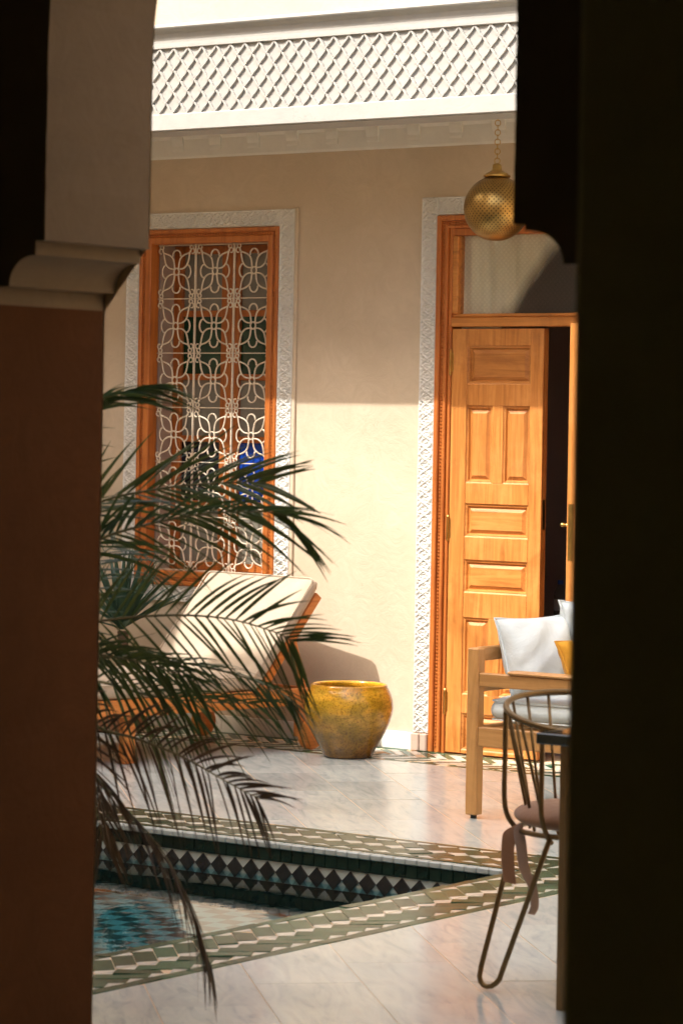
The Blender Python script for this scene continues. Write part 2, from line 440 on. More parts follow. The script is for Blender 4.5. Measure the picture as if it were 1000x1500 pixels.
# ------------------------------------------------------------------ mesh helpers
class MB:
    """collects geometry; build() links it as ONE mesh object"""
    def __init__(self):
        self.v = []; self.f = []
    def add(self, vs, fs, mat=None):
        o = len(self.v)
        if mat is not None:
            vs = [tuple(mat @ Vector(q)) for q in vs]
        self.v += [tuple(q) for q in vs]
        self.f += [tuple(i + o for i in q) for q in fs]
        return self
    def box(self, x0, x1, y0, y1, z0, z1, b=0.0, mat=None):
        if x0 > x1: x0, x1 = x1, x0
        if y0 > y1: y0, y1 = y1, y0
        if z0 > z1: z0, z1 = z1, z0
        if b <= 0:
            vs = [(x0, y0, z0), (x1, y0, z0), (x1, y1, z0), (x0, y1, z0), (x0, y0, z1), (x1, y0, z1), (x1, y1, z1), (x0, y1, z1)]
            fs = [(3, 2, 1, 0), (4, 5, 6, 7), (0, 1, 5, 4), (1, 2, 6, 5), (2, 3, 7, 6), (3, 0, 4, 7)]
            return self.add(vs, fs, mat)
        b = min(b, (x1 - x0) * .45, (y1 - y0) * .45, (z1 - z0) * .45)
        vs = []; idx = {}
        for sx in (0, 1):
            for sy in (0, 1):
                for sz in (0, 1):
                    c = ((x0, x1)[sx], (y0, y1)[sy], (z0, z1)[sz])
                    d = ((b, -b)[sx], (b, -b)[sy], (b, -b)[sz])
                    for ax in range(3):
                        q = [c[k] + (0 if k == ax else d[k]) for k in range(3)]
                        idx[(sx, sy, sz, ax)] = len(vs); vs.append(q)
        fs = []
        cyc = [(0, 0), (1, 0), (1, 1), (0, 1)]
        for s in (0, 1):
            for ax in range(3):
                o = [k for k in range(3) if k != ax]
                q = []
                for c in cyc:
                    key = [0, 0, 0]; key[ax] = s; key[o[0]] = c[0]; key[o[1]] = c[1]
                    q.append(idx[(*key, ax)])
                flip = (s == 0) ^ (ax == 1)
                fs.append(tuple(q[::-1]) if flip else tuple(q))
        for ax in range(3):
            o = [k for k in range(3) if k != ax]
            for c in cyc:
                ka = [0, 0, 0]; kb = [0, 0, 0]
                ka[o[0]] = kb[o[0]] = c[0]; ka[o[1]] = kb[o[1]] = c[1]; kb[ax] = 1
                fs.append((idx[(*ka, o[0])], idx[(*kb, o[0])], idx[(*kb, o[1])], idx[(*ka, o[1])]))
        for sx in (0, 1):
            for sy in (0, 1):
                for sz in (0, 1):
                    fs.append((idx[(sx, sy, sz, 0)], idx[(sx, sy, sz, 1)], idx[(sx, sy, sz, 2)]))
        return self.add(vs, fs, mat)
    def tube(self, pts, r, n=8, closed=False, caps=True):
        P = [Vector(q) for q in pts]; k = len(P)
        rs = r if isinstance(r, (list, tuple)) else [r] * k
        T = []
        for i in range(k):
            a = P[(i - 1) % k] if (closed or i > 0) else P[i]
            b = P[(i + 1) % k] if (closed or i < k - 1) else P[i]
            t = b - a
            T.append(t.normalized() if t.length > 1e-9 else Vector((0, 0, 1)))
        up = Vector((0, 0, 1)) if abs(T[0].z) < 0.9 else Vector((1, 0, 0))
        N = T[0].cross(up).normalized()
        vs = []
        for i in range(k):
            N = (N - T[i] * N.dot(T[i]))
            N = N.normalized() if N.length > 1e-6 else T[i].orthogonal().normalized()
            B = T[i].cross(N)
            for j in range(n):
                a = 2 * PI * j / n
                vs.append(P[i] + (N * math.cos(a) + B * math.sin(a)) * rs[i])
        fs = []
        m = k if closed else k - 1
        for i in range(m):
            i2 = (i + 1) % k
            for j in range(n):
                j2 = (j + 1) % n
                fs.append((i * n + j, i * n + j2, i2 * n + j2, i2 * n + j))
        if caps and not closed:
            fs.append(tuple(range(n))[::-1]); fs.append(tuple((k - 1) * n + j for j in range(n)))
        return self.add(vs, fs)
    def lathe(self, prof, n=40, c=(0, 0, 0), caps=True):
        vs = []
        for (r, z) in prof:
            for j in range(n):
                a = 2 * PI * j / n
                vs.append((c[0] + r * math.cos(a), c[1] + r * math.sin(a), c[2] + z))
        fs = []
        for i in range(len(prof) - 1):
            for j in range(n):
                j2 = (j + 1) % n
                fs.append((i * n + j, i * n + j2, (i + 1) * n + j2, (i + 1) * n + j))
        if caps:
            fs.append(tuple(range(n))[::-1]); fs.append(tuple((len(prof) - 1) * n + j for j in range(n)))
        return self.add(vs, fs)
    def prism(self, poly, h0, h1, fn):
        """poly in 2-D, extruded from h0 to h1; fn(u, v, h) gives the point"""
        k = len(poly)
        vs = [fn(u, v, h0) for u, v in poly] + [fn(u, v, h1) for u, v in poly]
        fs = [tuple(range(k))[::-1], tuple(range(k, 2 * k))] + [(i, (i + 1) % k, k + (i + 1) % k, k + i) for i in range(k)]
        return self.add(vs, fs)
    def mesh(self, name, smooth=False, fix=True):
        me = bpy.data.meshes.new(name)
        me.from_pydata(self.v, [], self.f)
        if fix:
            import bmesh
            bm = bmesh.new(); bm.from_mesh(me)
            bmesh.ops.recalc_face_normals(bm, faces=bm.faces)
            bm.to_mesh(me); bm.free()
        if smooth:
            me.polygons.foreach_set('use_smooth', [True] * len(me.polygons))
        me.update()
        return me
    def build(self, name, mat, parent=None, smooth=False, loc=None, fix=True):
        """loc: the mesh is given in world coordinates and gets its origin there"""
        if loc is not None:
            self.v = [(a - loc[0], b - loc[1], c - loc[2]) for a, b, c in self.v]
        return put(name, self.mesh(name, smooth, fix), mat, parent, loc)

def put(name, me, mat, parent=None, loc=None):
    o = bpy.data.objects.new(name, me)
    COL.objects.link(o)
    if mat is not None and not me.materials:
        me.materials.append(mat)
    if parent is not None:
        o.parent = parent
        base = parent.matrix_world_loc if False else None
    if loc is not None:
        o.location = Vector(loc) - (wloc(parent) if parent is not None else Vector((0, 0, 0)))
    elif parent is not None:
        o.location = -wloc(parent)
    return o

def wloc(o):
    """world location of an unrotated parent chain"""
    v = Vector((0, 0, 0))
    while o is not None:
        v += o.location; o = o.parent
    return v

def autosmooth(o, deg=35):
    me = o.data
    me.polygons.foreach_set('use_smooth', [True] * len(me.polygons))
    try:
        me.set_sharp_from_angle(angle=R(deg))
    except Exception:
        pass
    return o

def tag(o, label=None, cat=None, group=None, kind=None):
    if label: o['label'] = label
    if cat: o['category'] = cat
    if group: o['group'] = group
    if kind: o['kind'] = kind
    return o

def thing(name, label, cat, loc=(0, 0, 0), group=None):
    o = bpy.data.objects.new(name, None)
    COL.objects.link(o)
    o.location = loc
    o.empty_display_size = 0.1
    return tag(o, label, cat, group)

def subsurf(o, lv=1):
    md = o.modifiers.new('subdivision', 'SUBSURF'); md.levels = lv; md.render_levels = lv
    return o

def cat_spline(pts, n=8):
    P = [Vector(q) for q in pts]; out = []
    for i in range(len(P) - 1):
        p0 = P[max(i - 1, 0)]; p1 = P[i]; p2 = P[i + 1]; p3 = P[min(i + 2, len(P) - 1)]
        for k in range(n):
            t = k / n
            out.append(0.5 * ((2 * p1) + (p2 - p0) * t + (2 * p0 - 5 * p1 + 4 * p2 - p3) * t * t + (3 * p1 - p0 - 3 * p2 + p3) * t ** 3))
    out.append(P[-1])
    return out

def grid_obj(name, Pw, mat, parent, flip=False):
    """a relief: Pw is an array (a, b, 3) of world points"""
    na, nb = Pw.shape[:2]
    me = bpy.data.meshes.new(name)
    vs = Pw.reshape(-1, 3)
    i = np.arange(na * nb).reshape(na, nb)
    q = np.stack([i[:-1, :-1], i[1:, :-1], i[1:, 1:], i[:-1, 1:]], -1).reshape(-1, 4)
    if flip: q = q[:, ::-1]
    me.vertices.add(len(vs)); me.vertices.foreach_set('co', vs.ravel().astype('f'))
    me.loops.add(q.size); me.loops.foreach_set('vertex_index', q.ravel().astype('i'))
    me.polygons.add(len(q)); me.polygons.foreach_set('loop_start', (np.arange(len(q)) * 4).astype('i'))
    me.update(calc_edges=True)
    return put(name, me, mat, parent)

# ================================================================== SETTING
W = 11.85                 # front plane of the far wall (Y)
PX0, PX1, PY0, PY1 = -9.6, -5.69, 6.57, 8.88      # the pool opening
CW = 0.39                 # coping width

# ground under everything
tag(MB().box(-120, 120, -120, 120, -2.2, -2.0).build('ground', M['soil']), kind='structure')

# courtyard floor: a mortar bed with diagonal marble slabs laid on it
bed = MB()
for (a, b, c, d) in ((-11.4, -5.30, 9.27, W), (-11.4, -5.30, 5.3, 6.18), (-11.4, -9.99, 6.18, 9.27), (-5.30, -1.5, 5.3, W)):
    bed.box(a, b, c, d, -0.16, -0.0009)
floor = tag(bed.build('courtyard_floor', M['grout']), kind='structure')

def clip(poly, nx, ny, d):
    out = []
    for i in range(len(poly)):
        a, b = poly[i], poly[(i + 1) % len(poly)]
        da = a[0] * nx + a[1] * ny - d; db = b[0] * nx + b[1] * ny - d
        if da >= 0: out.append(a)
        if (da >= 0) != (db >= 0):
            t = da / (da - db); out.append((a[0] + (b[0] - a[0]) * t, a[1] + (b[1] - a[1]) * t))
    return out

def area(poly):
    return 0.5 * abs(sum(poly[i][0] * poly[(i + 1) % len(poly)][1] - poly[(i + 1) % len(poly)][0] * poly[i][1] for i in range(len(poly))))

RECTS = [(-5.297, -3.2, 5.32, 11.395), (-11.2, -5.297, 9.273, 11.395), (-11.2, -5.297, 5.32, 6.177)]
rest = MB()
q2 = math.sqrt(0.5)
sl = 0.304; sle = 0.622; gap = 0.0016
for i in range(-16, 20):
    p0 = 1.95 * q2 + i * sl                       # distance along (1,1)/sqrt2
    off = (i % 2) * sle * 0.5
    for j in range(-34, -2):
        s0 = -11.22 * q2 + (j + 18) * sle + off      # distance along (1,-1)/sqrt2
        cr = [(p0 + gap, s0 + gap), (p0 + sl - gap, s0 + gap), (p0 + sl - gap, s0 + sle - gap), (p0 + gap, s0 + sle - gap)]
        poly = [((a + b) * q2, (a - b) * q2) for a, b in cr]
        mb = MB(); A = 0; cx = cy = 0
        for (x0, x1, y0, y1) in RECTS:
            pl = poly
            for nx, ny, d in ((1, 0, x0), (-1, 0, -x1), (0, 1, y0), (0, -1, -y1)):
                pl = clip(pl, nx, ny, d)
                if len(pl) < 3: break
            if len(pl) < 3 or area(pl) < 4e-4: continue
            A += area(pl)
            mb.prism(pl, -0.012, 0.0, lambda u, v_, h: (u, v_, h))
        if A > 0:
            cx = sum(q[0] for q in mb.v) / len(mb.v); cy = sum(q[1] for q in mb.v) / len(mb.v)
            dz = rnd.uniform(-0.0007, 0.0007)
            o = mb.build('marble_slab', M['marble'], floor, loc=(cx, cy, 0))
            o.location.z += dz
            o.rotation_euler = (rnd.uniform(-.0006, .0006), rnd.uniform(-.0006, .0006), 0)

# chevron tile bands
def chevron(fn, length, w, pitch, sink, alt=False, seed=1):
    """tiles of a band as (colour, polygon in (along, across)); along 0..length"""
    rr = random.Random(seed); tiles = []
    g = 0.0022
    b = 0.042
    a = 0.0
    while a < length - 0.02:
        ln = 0.15
        e = min(a + ln - g, length)
        tiles.append(('green', [(a, g), (e, g), (e, b), (a, b)]))
        tiles.append(('green', [(a, w - b), (e, w - b), (e, w - g), (a, w - g)]))
        a += ln
    mid = w / 2
    def para(a, c0, c1, base, sgn, wd):
        return [(a + sgn * (c0 - base), c0), (a + wd + sgn * (c0 - base), c0), (a + wd + sgn * (c1 - base), c1), (a + sgn * (c1 - base), c1)]
    n0 = -4
    k = n0
    while k * pitch < length + 0.35:
        a = k * pitch; wd = pitch - g * 1.6
        c = 'green' if not alt or k % 2 == 0 else 'white'
        wt = 'white' if not alt or k % 2 == 0 else 'green'
        e0, e1 = b + g, mid - g
        q_ = pitch * .36
        # strips cut square at both ends: little triangles fill up to the border and the middle line
        h = e1 - e0
        tiles.append((wt, [(a + g, e0), (a + wd - g, e0), (a + wd - q_ - g * .3, e0 + q_ - g)]))
        tiles.append((c, [(a, e0 + g * .6), (a + wd - q_, e0 + q_), (a + wd - h, e1 - g * .6), (a - h + q_, e1 - q_)]))
        tiles.append((wt, [(a - h + g, e1), (a - h + q_ + g * .3, e1 - q_ + g), (a + wd - h - g, e1)]))
        f0, f1 = mid + g, w - b - g
        h = f1 - f0
        ao = a - (e1 - e0)
        tiles.append((wt, [(ao + g, f0), (ao + q_ + g * .3, f0 + q_ - g), (ao + wd - g, f0)]))
        tiles.append((c, [(ao + q_, f0 + q_), (ao + wd, f0 + g * .6), (ao + wd + h - q_, f1 - q_), (ao + h, f1 - g * .6)]))
        tiles.append((wt, [(ao + h + g, f1), (ao + wd + h - q_ - g * .3, f1 - q_ + g), (ao + wd + h - g, f1)]))
        k += 1
    out = []
    for c, pl in tiles:
        for nx, d in ((1, 0.0), (-1, -length)):
            pl = clip(pl, nx, 0, d)
            if len(pl) < 3: break
        if len(pl) >= 3 and area(pl) > 2e-5:
            out.append((c, pl))
    return out

cop = MB()
cop.box(PX1 + 0.012, PX1 + CW, PY0 - CW, PY1 + CW, -0.16, -0.0025)
cop.box(PX0, PX1 + 0.012, PY1 + 0.012, PY1 + CW, -0.16, -0.003)
cop.box(PX0, PX1 + 0.012, PY0 - CW, PY0 - 0.012, -0.16, -0.003)
coping = tag(cop.build('pool_coping', M['grout']), kind='structure')
# right-hand band, each tile its own object
cnt = 0
for c, pl in chevron(None, PY1 - PY0 + 2 * CW - 0.004, CW - 0.006, 0.094, 0, seed=3):
    w_ = [(PX1 + 0.003 + v_, PY0 - CW + 0.002 + u) for u, v_ in pl]      # along = +Y from the near end
    cx = sum(q[0] for q in w_) / len(w_); cy = sum(q[1] for q in w_) / len(w_)
    mb = MB().prism(w_, -0.009, 0.0, lambda u, v_, h: (u, v_, h))
    o = mb.build('green_tile' if c == 'green' else 'white_tile', M['green'] if c == 'green' else M['whitetile'], coping, loc=(cx, cy, 0))
    o.location.z += rnd.uniform(-0.0012, 0.0012)
    o.rotation_euler = (rnd.gauss(0, .012), rnd.gauss(0, .012), 0)
# far and near bands: too foreshortened to pick apart
def band_stuff(name_g, name_w, parent, fn, length, w, pitch, alt=False, seed=1):
    rr = random.Random(seed)
    mg, mw = MB(), MB()
    for c, pl in chevron(None, length, w, pitch, 0, alt, seed):
        tx, ty, dz = rr.gauss(0, .012), rr.gauss(0, .012), rr.uniform(-.001, .001)
        cu = sum(q[0] for q in pl) / len(pl); cv = sum(q[1] for q in pl) / len(pl)
        (mg if c == 'green' else mw).prism(pl, -0.009, 0.0, lambda u, v_, h: (*fn(u, v_), h + dz + (u - cu) * tx + (v_ - cv) * ty))
    tag(mg.build(name_g, M['green'], parent), kind='stuff')
    tag(mw.build(name_w, M['whitetile'], parent), kind='stuff')
band_stuff('green_tile_band', 'white_tile_band', coping, lambda u, v_: (PX1 - u, PY1 + 0.016 + v_), PX1 - PX0 - 0.1, CW - 0.02, 0.094, seed=5)
band_stuff('green_tile_band', 'white_tile_band', coping, lambda u, v_: (PX1 - u, PY0 - CW + 0.003 + v_), PX1 - PX0 - 0.1, CW - 0.02, 0.094, seed=6)
# border of tiles along the far wall
bd = MB().box(-11.2, -3.2, 11.395, W + 0.3, -0.16, -0.003)
border = tag(bd.build('wall_tile_border', M['grout']), kind='structure')
band_stuff('green_tile_band', 'white_tile_band', border, lambda u, v_: (-4.0 - u, W - 0.01 - v_), 6.8, 0.44, 0.058, True, 8)

# pool basin
pb = MB()
pb.box(PX0, PX1, PY0, PY1, -.36, -.272)
tag(pb.build('pool_floor', M['mosaic']), kind='structure')
pw = MB()
pw.box(PX0, PX1 + 0.1, PY1 + 0.004, PY1 + 0.012, -.36, -0.02)
pw.box(PX0, PX1 + 0.1, PY0 - 0.012, PY0 - 0.004, -.36, -0.02)
pw.box(PX1 + 0.004, PX1 + 0.012, PY0, PY1, -.36, -0.02)
pw.box(PX0 - 0.012, PX0, PY0, PY1, -.36, -0.02)
basin = tag(pw.build('pool_wall', M['darkgreen']), kind='structure')
MB().box(PX0, PX1 - .001, PY1 - .0005, PY1 + .004, -0.1500, -0.0735).build('pale_tile_ground', M['nosing'], basin)
tp = 0.0512
sq = MB().box(-tp / 2 + 0.0012, tp / 2 - 0.0012, -0.008, 0.002, -0.0225, 0.0225, 0.0016).mesh('square_tile')
ns = MB().box(-tp / 2 + 0.0008, tp / 2 - 0.0008, -0.014, 0.020, -0.0115, 0.0115, 0.004).mesh('nosing_tile')
dp = 0.0762
di = MB().prism([(0, -dp / 2 + .001), (dp / 2 - .0012, 0), (0, dp / 2 - .001), (-dp / 2 + .0012, 0)], -0.006, 0.002, lambda u, v_, h: (u, h, v_)).mesh('diamond_tile')
sq.materials.append(M['darkgreen']); ns.materials.append(M['nosing']); di.materials.append(M['blacktile'])
k = 0
x = PX1 - tp / 2
while x > -8.3:
    o = put('square_tile', sq, None, basin, (x, PY1 + 0.001, -0.0490))
    o.rotation_euler = (rnd.gauss(0, .012), 0, rnd.gauss(0, .012))
    o = put('nosing_tile', ns, None, basin, (x, PY1 + 0.001, -0.0135))
    o.rotation_euler = (rnd.gauss(0, .02), 0, rnd.gauss(0, .015))
    x -= tp
x = PX1 - 0.02
while x > -8.3:
    o = put('diamond_tile', di, None, basin, (x, PY1 - 0.0015, -0.0735 - dp / 2))
    o.rotation_euler = (rnd.gauss(0, .012), 0, rnd.gauss(0, .012))
    x -= dp
tag(MB().box(PX0 + 0.002, PX1 - 0.0, PY0 + 0.0, PY1 + 0.0, -0.1321, -0.132).build('water', M['water']), kind='structure')
wo = bpy.data.objects['water']
me = bpy.data.meshes.new('water'); me.from_pydata([(PX0, PY0 - .003, -0.132), (PX1 + .003, PY0 - .003, -0.132), (PX1 + .003, PY1 + .003, -0.132), (PX0, PY1 + .003, -0.132)], [], [(0, 1, 2, 3)])
me.materials.append(M['water']); wo.data = me

# ================================================================== THE FAR FACADE
B = thing('riad_building', 'cream plastered courtyard house front with white carved frieze, grilled window and wooden double door', 'building', (-8.5, W, 0))
WX0, WX1, WZ0, WZ1 = -9.93, -9.035, 0.722, 2.531        # window joinery outer
SX0, SX1, SZ0, SZ1 = -10.018, -8.942, 0.640, 2.617      # carved surround outer
DX0, DX1, DZ1 = -8.086, -6.888, 2.558                   # door joinery outer
DSX0, DSX1, DSZ1 = -8.180, -6.794, 2.648
WT = 0.26
wl = MB()
wl.box(-11.4, WX0, W, W + WT, 0, 3.25)
wl.box(WX0, WX1, W, W + WT, 0, WZ0)
wl.box(WX0, WX1, W, W + WT, WZ1, 3.25)
wl.box(WX1, DX0, W, W + WT, 0, 3.25)
wl.box(DX0, DX1, W, W + WT, DZ1, 3.25)
wl.box(DX1, -1.2, W, W + WT, 0, 3.25)
wl.build('wall', M['wall'], B)
sk = MB()
xx = -11.2
while xx < DSX0 - 0.01:
    e = min(xx + 0.31, DSX0 - 0.003)
    put('skirting_stone', MB().box(-(e - xx) / 2 + .001, (e - xx) / 2 - .001, -0.016, 0.0, 0.0, 0.085, 0.003).mesh('skirting_stone'), M['white'], B, ((xx + e) / 2, W + 0.0005, 0.0))
    xx += 0.31
for (a, b) in ((DSX0, DSX0 + 0.048), (DSX0 + 0.05, DX0 - 0.002)):
    put('plinth_stone', MB().box(a + .001, b - .001, W - 0.03, W, 0, 0.085, 0.005).mesh('plinth_stone'), M['reveal'], B)
# upper storey, beam, ceiling of the overhang
FY = 10.9
up = MB()
up.box(-11.4, -1.2, FY - 0.031, FY + 0.12, 3.405, 7.4)
up.build('upper_wall', M['wall'], B)
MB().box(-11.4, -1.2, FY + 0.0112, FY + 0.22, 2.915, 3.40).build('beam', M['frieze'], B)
MB().box(-11.4, -1.2, FY + 0.2, W + WT, 3.12, 3.25).build('overhang_ceiling', M['white'], B)
bands = MB()
bands.box(-11.3, -1.25, FY - 0.004, FY + 0.0107, 2.918, 2.997, 0.004)
bands.box(-11.3, -1.25, FY - 0.004, FY + 0.0107, 3.303, 3.318, 0.003)
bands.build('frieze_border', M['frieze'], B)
# cove and ledge over the frieze
cv = MB()
prof = [(0.0035, 3.3165), (0.002, 3.33), (0.002, 3.352), (0.007, 3.372), (0.020, 3.384), (0.030, 3.390), (0.040, 3.392), (0.044, 3.398), (0.042, 3.409), (0.030, 3.414)]
for i in range(len(prof) - 1):
    (d0, z0), (d1, z1) = prof[i], prof[i + 1]
    cv.add([(-11.3, FY - d0, z0), (-1.25, FY - d0, z0), (-1.25, FY - d1, z1), (-11.3, FY - d1, z1)], [(0, 1, 2, 3)])
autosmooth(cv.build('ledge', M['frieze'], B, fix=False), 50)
# carved lattice (sebka) of the frieze
la = MB()
cw_, ch_ = 0.0845, 0.1015
def rib(x0, z0, x1, z1, d):
    """one lobed lattice rib"""
    k = 9; L = []; Rr = []
    dx, dz = x1 - x0, z1 - z0
    ln = math.hypot(dx, dz); nx, nz = -dz / ln, dx / ln
    for i in range(k + 1):
        t = i / k
        bow = 0.0016 * math.sin(PI * t * 2)
        wd = 0.0036 + 0.0036 * abs(math.sin(PI * t * 2.0)) ** 2 + (0.0035 if i in (4, 5) else 0)
        cx, cz = x0 + dx * t + nx * bow, z0 + dz * t + nz * bow
        L.append((cx + nx * wd, cz + nz * wd)); Rr.append((cx - nx * wd, cz - nz * wd))
    vs = []; fs = []
    for (a, b) in zip(L, Rr):
        m0 = ((a[0] + b[0]) / 2, (a[1] + b[1]) / 2)
        vs += [(a[0], FY + 0.0118, a[1]), (a[0] * .7 + m0[0] * .3, FY + 0.001 + d, a[1] * .7 + m0[1] * .3), (b[0] * .7 + m0[0] * .3, FY + 0.001 + d, b[1] * .7 + m0[1] * .3), (b[0], FY + 0.0118, b[1])]
    for i in range(k):
        o = i * 4
        for j in range(3):
            fs.append((o + j, o + j + 1, o + 4 + j + 1, o + 4 + j))
    la.add(vs, fs)
xs = -10.4; zb, zt = 2.997, 3.303
nrow = 3
hc = (zt - zb) / (nrow * 2)
nc = int((10.4 - 4.0) / (cw_ / 2))
for i in range(nc):
    for j in range(nrow * 2):
        x0 = xs + i * cw_ / 2
        z0 = zb + j * hc
        if (i + j) % 2 == 0:
            rib(x0, z0, x0 + cw_ / 2, z0 + hc, rnd.uniform(-.0006, .0006))
        else:
            rib(x0, z0 + hc, x0 + cw_ / 2, z0, rnd.uniform(-.0012, .0008))
# small knobs at the crossings
for i in range(nc):
    for j in range(1, nrow * 2):
        if (i + j) % 2 == 0:
            x0 = xs + i * cw_ / 2; z0 = zb + j * hc
            la.box(x0 - .0055, x0 + .0055, FY - 0.001, FY + .008, z0 - .008, z0 + .004, .003)
la.build('frieze_lattice', M['frieze'], B, fix=False)
# cornice on the wall below the ceiling, with little corbels
cn = MB()
prof = [(0.0, 2.89), (0.014, 2.89), (0.018, 2.90), (0.018, 2.985), (0.028, 3.0), (0.05, 3.05), (0.10, 3.10), (0.16, 3.12)]
for i in range(len(prof) - 1):
    (d0, z0), (d1, z1) = prof[i], prof[i + 1]
    cn.add([(-11.3, W - d0, z0), (-1.25, W - d0, z0), (-1.25, W - d1, z1), (-11.3, W - d1, z1)], [(0, 1, 2, 3)])
cornice = cn.build('cornice', M['white'], B, fix=False)
cpro = [(0.018, 2.925), (0.03, 2.925), (0.036, 2.935), (0.034, 2.95), (0.05, 2.965), (0.062, 2.985), (0.060, 3.0), (0.085, 3.02), (0.10, 3.05), (0.10, 3.09), (0.018, 3.09)]
cpro = [(.018 + (a - .018) * .32, b) for a, b in cpro]
cb = MB().prism(cpro, -0.036, 0.036, lambda u, v_, h: (h, -u, v_ - 2.9))
cbm = cb.mesh('corbel'); cbm.materials.append(M['white'])
k = 0
x = -10.9
while x < -5:
    put('corbel', cbm, None, cornice, (x, W, 2.9)); x += 0.243

# carved stucco surrounds: a relief modelled on a grid
def relief(s, t, lam):
    """height 0..1 for s along and t across (0..1) in a band"""
    ph = 2 * PI * s / lam
    c = 0.5 + 0.34 * np.cos(ph); c2 = 0.5 - 0.34 * np.cos(ph)
    line = np.maximum(np.exp(-((t - c) / 0.055) ** 2), np.exp(-((t - c2) / 0.055) ** 2))
    inside = (np.abs(t - 0.5) < np.abs(0.34 * np.cos(ph)) - 0.05).astype(float)
    wx = s / lam * 6 + 0.35 * np.sin(2 * PI * t * 2 + ph); wy = t * 5 + 0.35 * np.sin(ph * 2)
    fine = np.abs(np.sin(PI * wx) * np.sin(PI * wy)) ** 0.7
    fine2 = np.abs(np.sin(PI * (wx * 1.1 + wy)) * np.sin(PI * (wx * 1.1 - wy))) ** 0.7
    body = np.where(inside > 0, 0.15 + 0.75 * fine2, 0.1 + 0.8 * fine)
    h = np.maximum(body * 0.85, line)
    edge = np.maximum(np.exp(-((t - 0.045) / 0.035) ** 6), np.exp(-((t - 0.955) / 0.035) ** 6))
    return np.maximum(h, edge)

def stucco(name, x0, x1, z0, z1, vertical, parent, yb=W, proud=0.015, depth=0.0135):
    step = 0.0031
    L, Wd = (z1 - z0, x1 - x0) if vertical else (x1 - x0, z1 - z0)
    na, nb = int(L / step) + 1, int(Wd / step) + 1
    s = np.linspace(0, L, na)[:, None] * np.ones((1, nb)); t = np.linspace(0, 1, nb)[None, :] * np.ones((na, 1))
    nm = max(1, round(L / 0.106))
    h = relief(s, t, L / nm)
    rs = np.random.RandomState(int(L * 1000) % 97)
    h = h + rs.normal(0, 0.05, h.shape)
    y = yb - proud - depth * (h - 1.0) * 1.0
    y = yb - (proud - depth) - depth * h
    y[0, :] = y[-1, :] = yb + 0.001; y[:, 0] = y[:, -1] = yb + 0.001
    if vertical:
        P_ = np.stack([x0 + t * Wd, y, z0 + s], -1)
    else:
        P_ = np.stack([x0 + s, y, z0 + t * Wd], -1)
    return grid_obj(name, P_, M['stucco'], parent, flip=not vertical)

# ---- window: moulded frame, iron grille, two sashes with coloured panes
def ring(mb, x0, x1, z0, z1, w, y0, y1, b=0.004):
    mb.box(x0, x0 + w, y0, y1, z0, z1, b); mb.box(x1 - w, x1, y0, y1, z0, z1, b)
    mb.box(x0 + w, x1 - w, y0, y1, z1 - w, z1, b); mb.box(x0 + w, x1 - w, y0, y1, z0, z0 + w, b)

wf = MB()
ring(wf, WX0, WX1, WZ0, WZ1, 0.022, W - 0.018, W + 0.07)
ring(wf, WX0 + .022, WX1 - .022, WZ0 + .022, WZ1 - .022, 0.017, W - 0.006, W + 0.07, .002)
ring(wf, WX0 + .039, WX1 - .039, WZ0 + .039, WZ1 - .039, 0.034, W - 0.012, W + 0.06)
window = wf.build('window', M['frame_v'], B)
tag(window, 'tall window with white iron flower grille and coloured panes')
def beads(mb, x0, z0, x1, z1, y, step=0.0165, r=0.006):
    ln = math.hypot(x1 - x0, z1 - z0); k = int(ln / step)
    ux, uz = (x1 - x0) / ln, (z1 - z0) / ln
    for i in range(k + 1):
        cx, cz = x0 + ux * i * step, z0 + uz * i * step
        a = (ux + uz) * 0.5
        pts = [(cx + r * 1.25 * (ux + .4 * uz), cz + r * 1.25 * (uz + .4 * ux)), (cx - uz * r, cz + ux * r), (cx - r * 1.25 * (ux + .4 * uz), cz - r * 1.25 * (uz + .4 * ux)), (cx + uz * r, cz - ux * r)]
        vs = [(px, y, pz) for px, pz in pts] + [(cx, y - r * 1.3, cz)]
        mb.add(vs, [(0, 1, 4), (1, 2, 4), (2, 3, 4), (3, 0, 4)])
bm_ = MB()
o_ = 0.0305
beads(bm_, WX0 + o_, WZ0 + .03, WX0 + o_, WZ1 - .03, W - .0058); beads(bm_, WX1 - o_, WZ0 + .03, WX1 - o_, WZ1 - .03, W - .0058)
beads(bm_, WX0 + .045, WZ1 - o_, WX1 - .045, WZ1 - o_, W - .0058); beads(bm_, WX0 + .045, WZ0 + o_, WX1 - .045, WZ0 + o_, W - .0058)
bm_.build('bead_moulding', M['frame_v'], window)
for a in (stucco('carved_surround', SX0, WX0 - .002, SZ0, SZ1, True, window), stucco('carved_surround', WX1 + .002, SX1, SZ0, SZ1, True, window),
          stucco('carved_surround', WX0 - .002, WX1 + .002, WZ1 + .002, SZ1, False, window), stucco('carved_surround', WX0 - .002, WX1 + .002, SZ0, WZ0 - .002, False, window)):
    pass
MB().box(SX1, SX1 + 0.022, W - 0.012, W, SZ0, SZ1 + .006, .004).build('edge_fillet', M['wall'], window)
GX0, GX1, GZ0, GZ1 = WX0 + .073, WX1 - .073, WZ0 + .073, WZ1 - .073
# plaster reveal behind the frame
rv = MB()
yr0, yr1 = W + 0.06, W + WT
rv.box(GX0 - .075, GX0 - .002, yr0 + .012, yr1, GZ0 - .06, GZ1 + .06)
rv.box(GX1 + .002, GX1 + .075, yr0 + .012, yr1, GZ0 - .06, GZ1 + .06)
rv.box(GX0 - .002, GX1 + .002, yr0 + .012, yr1, GZ1 + .002, GZ1 + .06)
rv.box(GX0 - .002, GX1 + .002, yr0 + .012, yr1, GZ0 - .06, GZ0 - .002)
rv.build('reveal', M['reveal'], window)
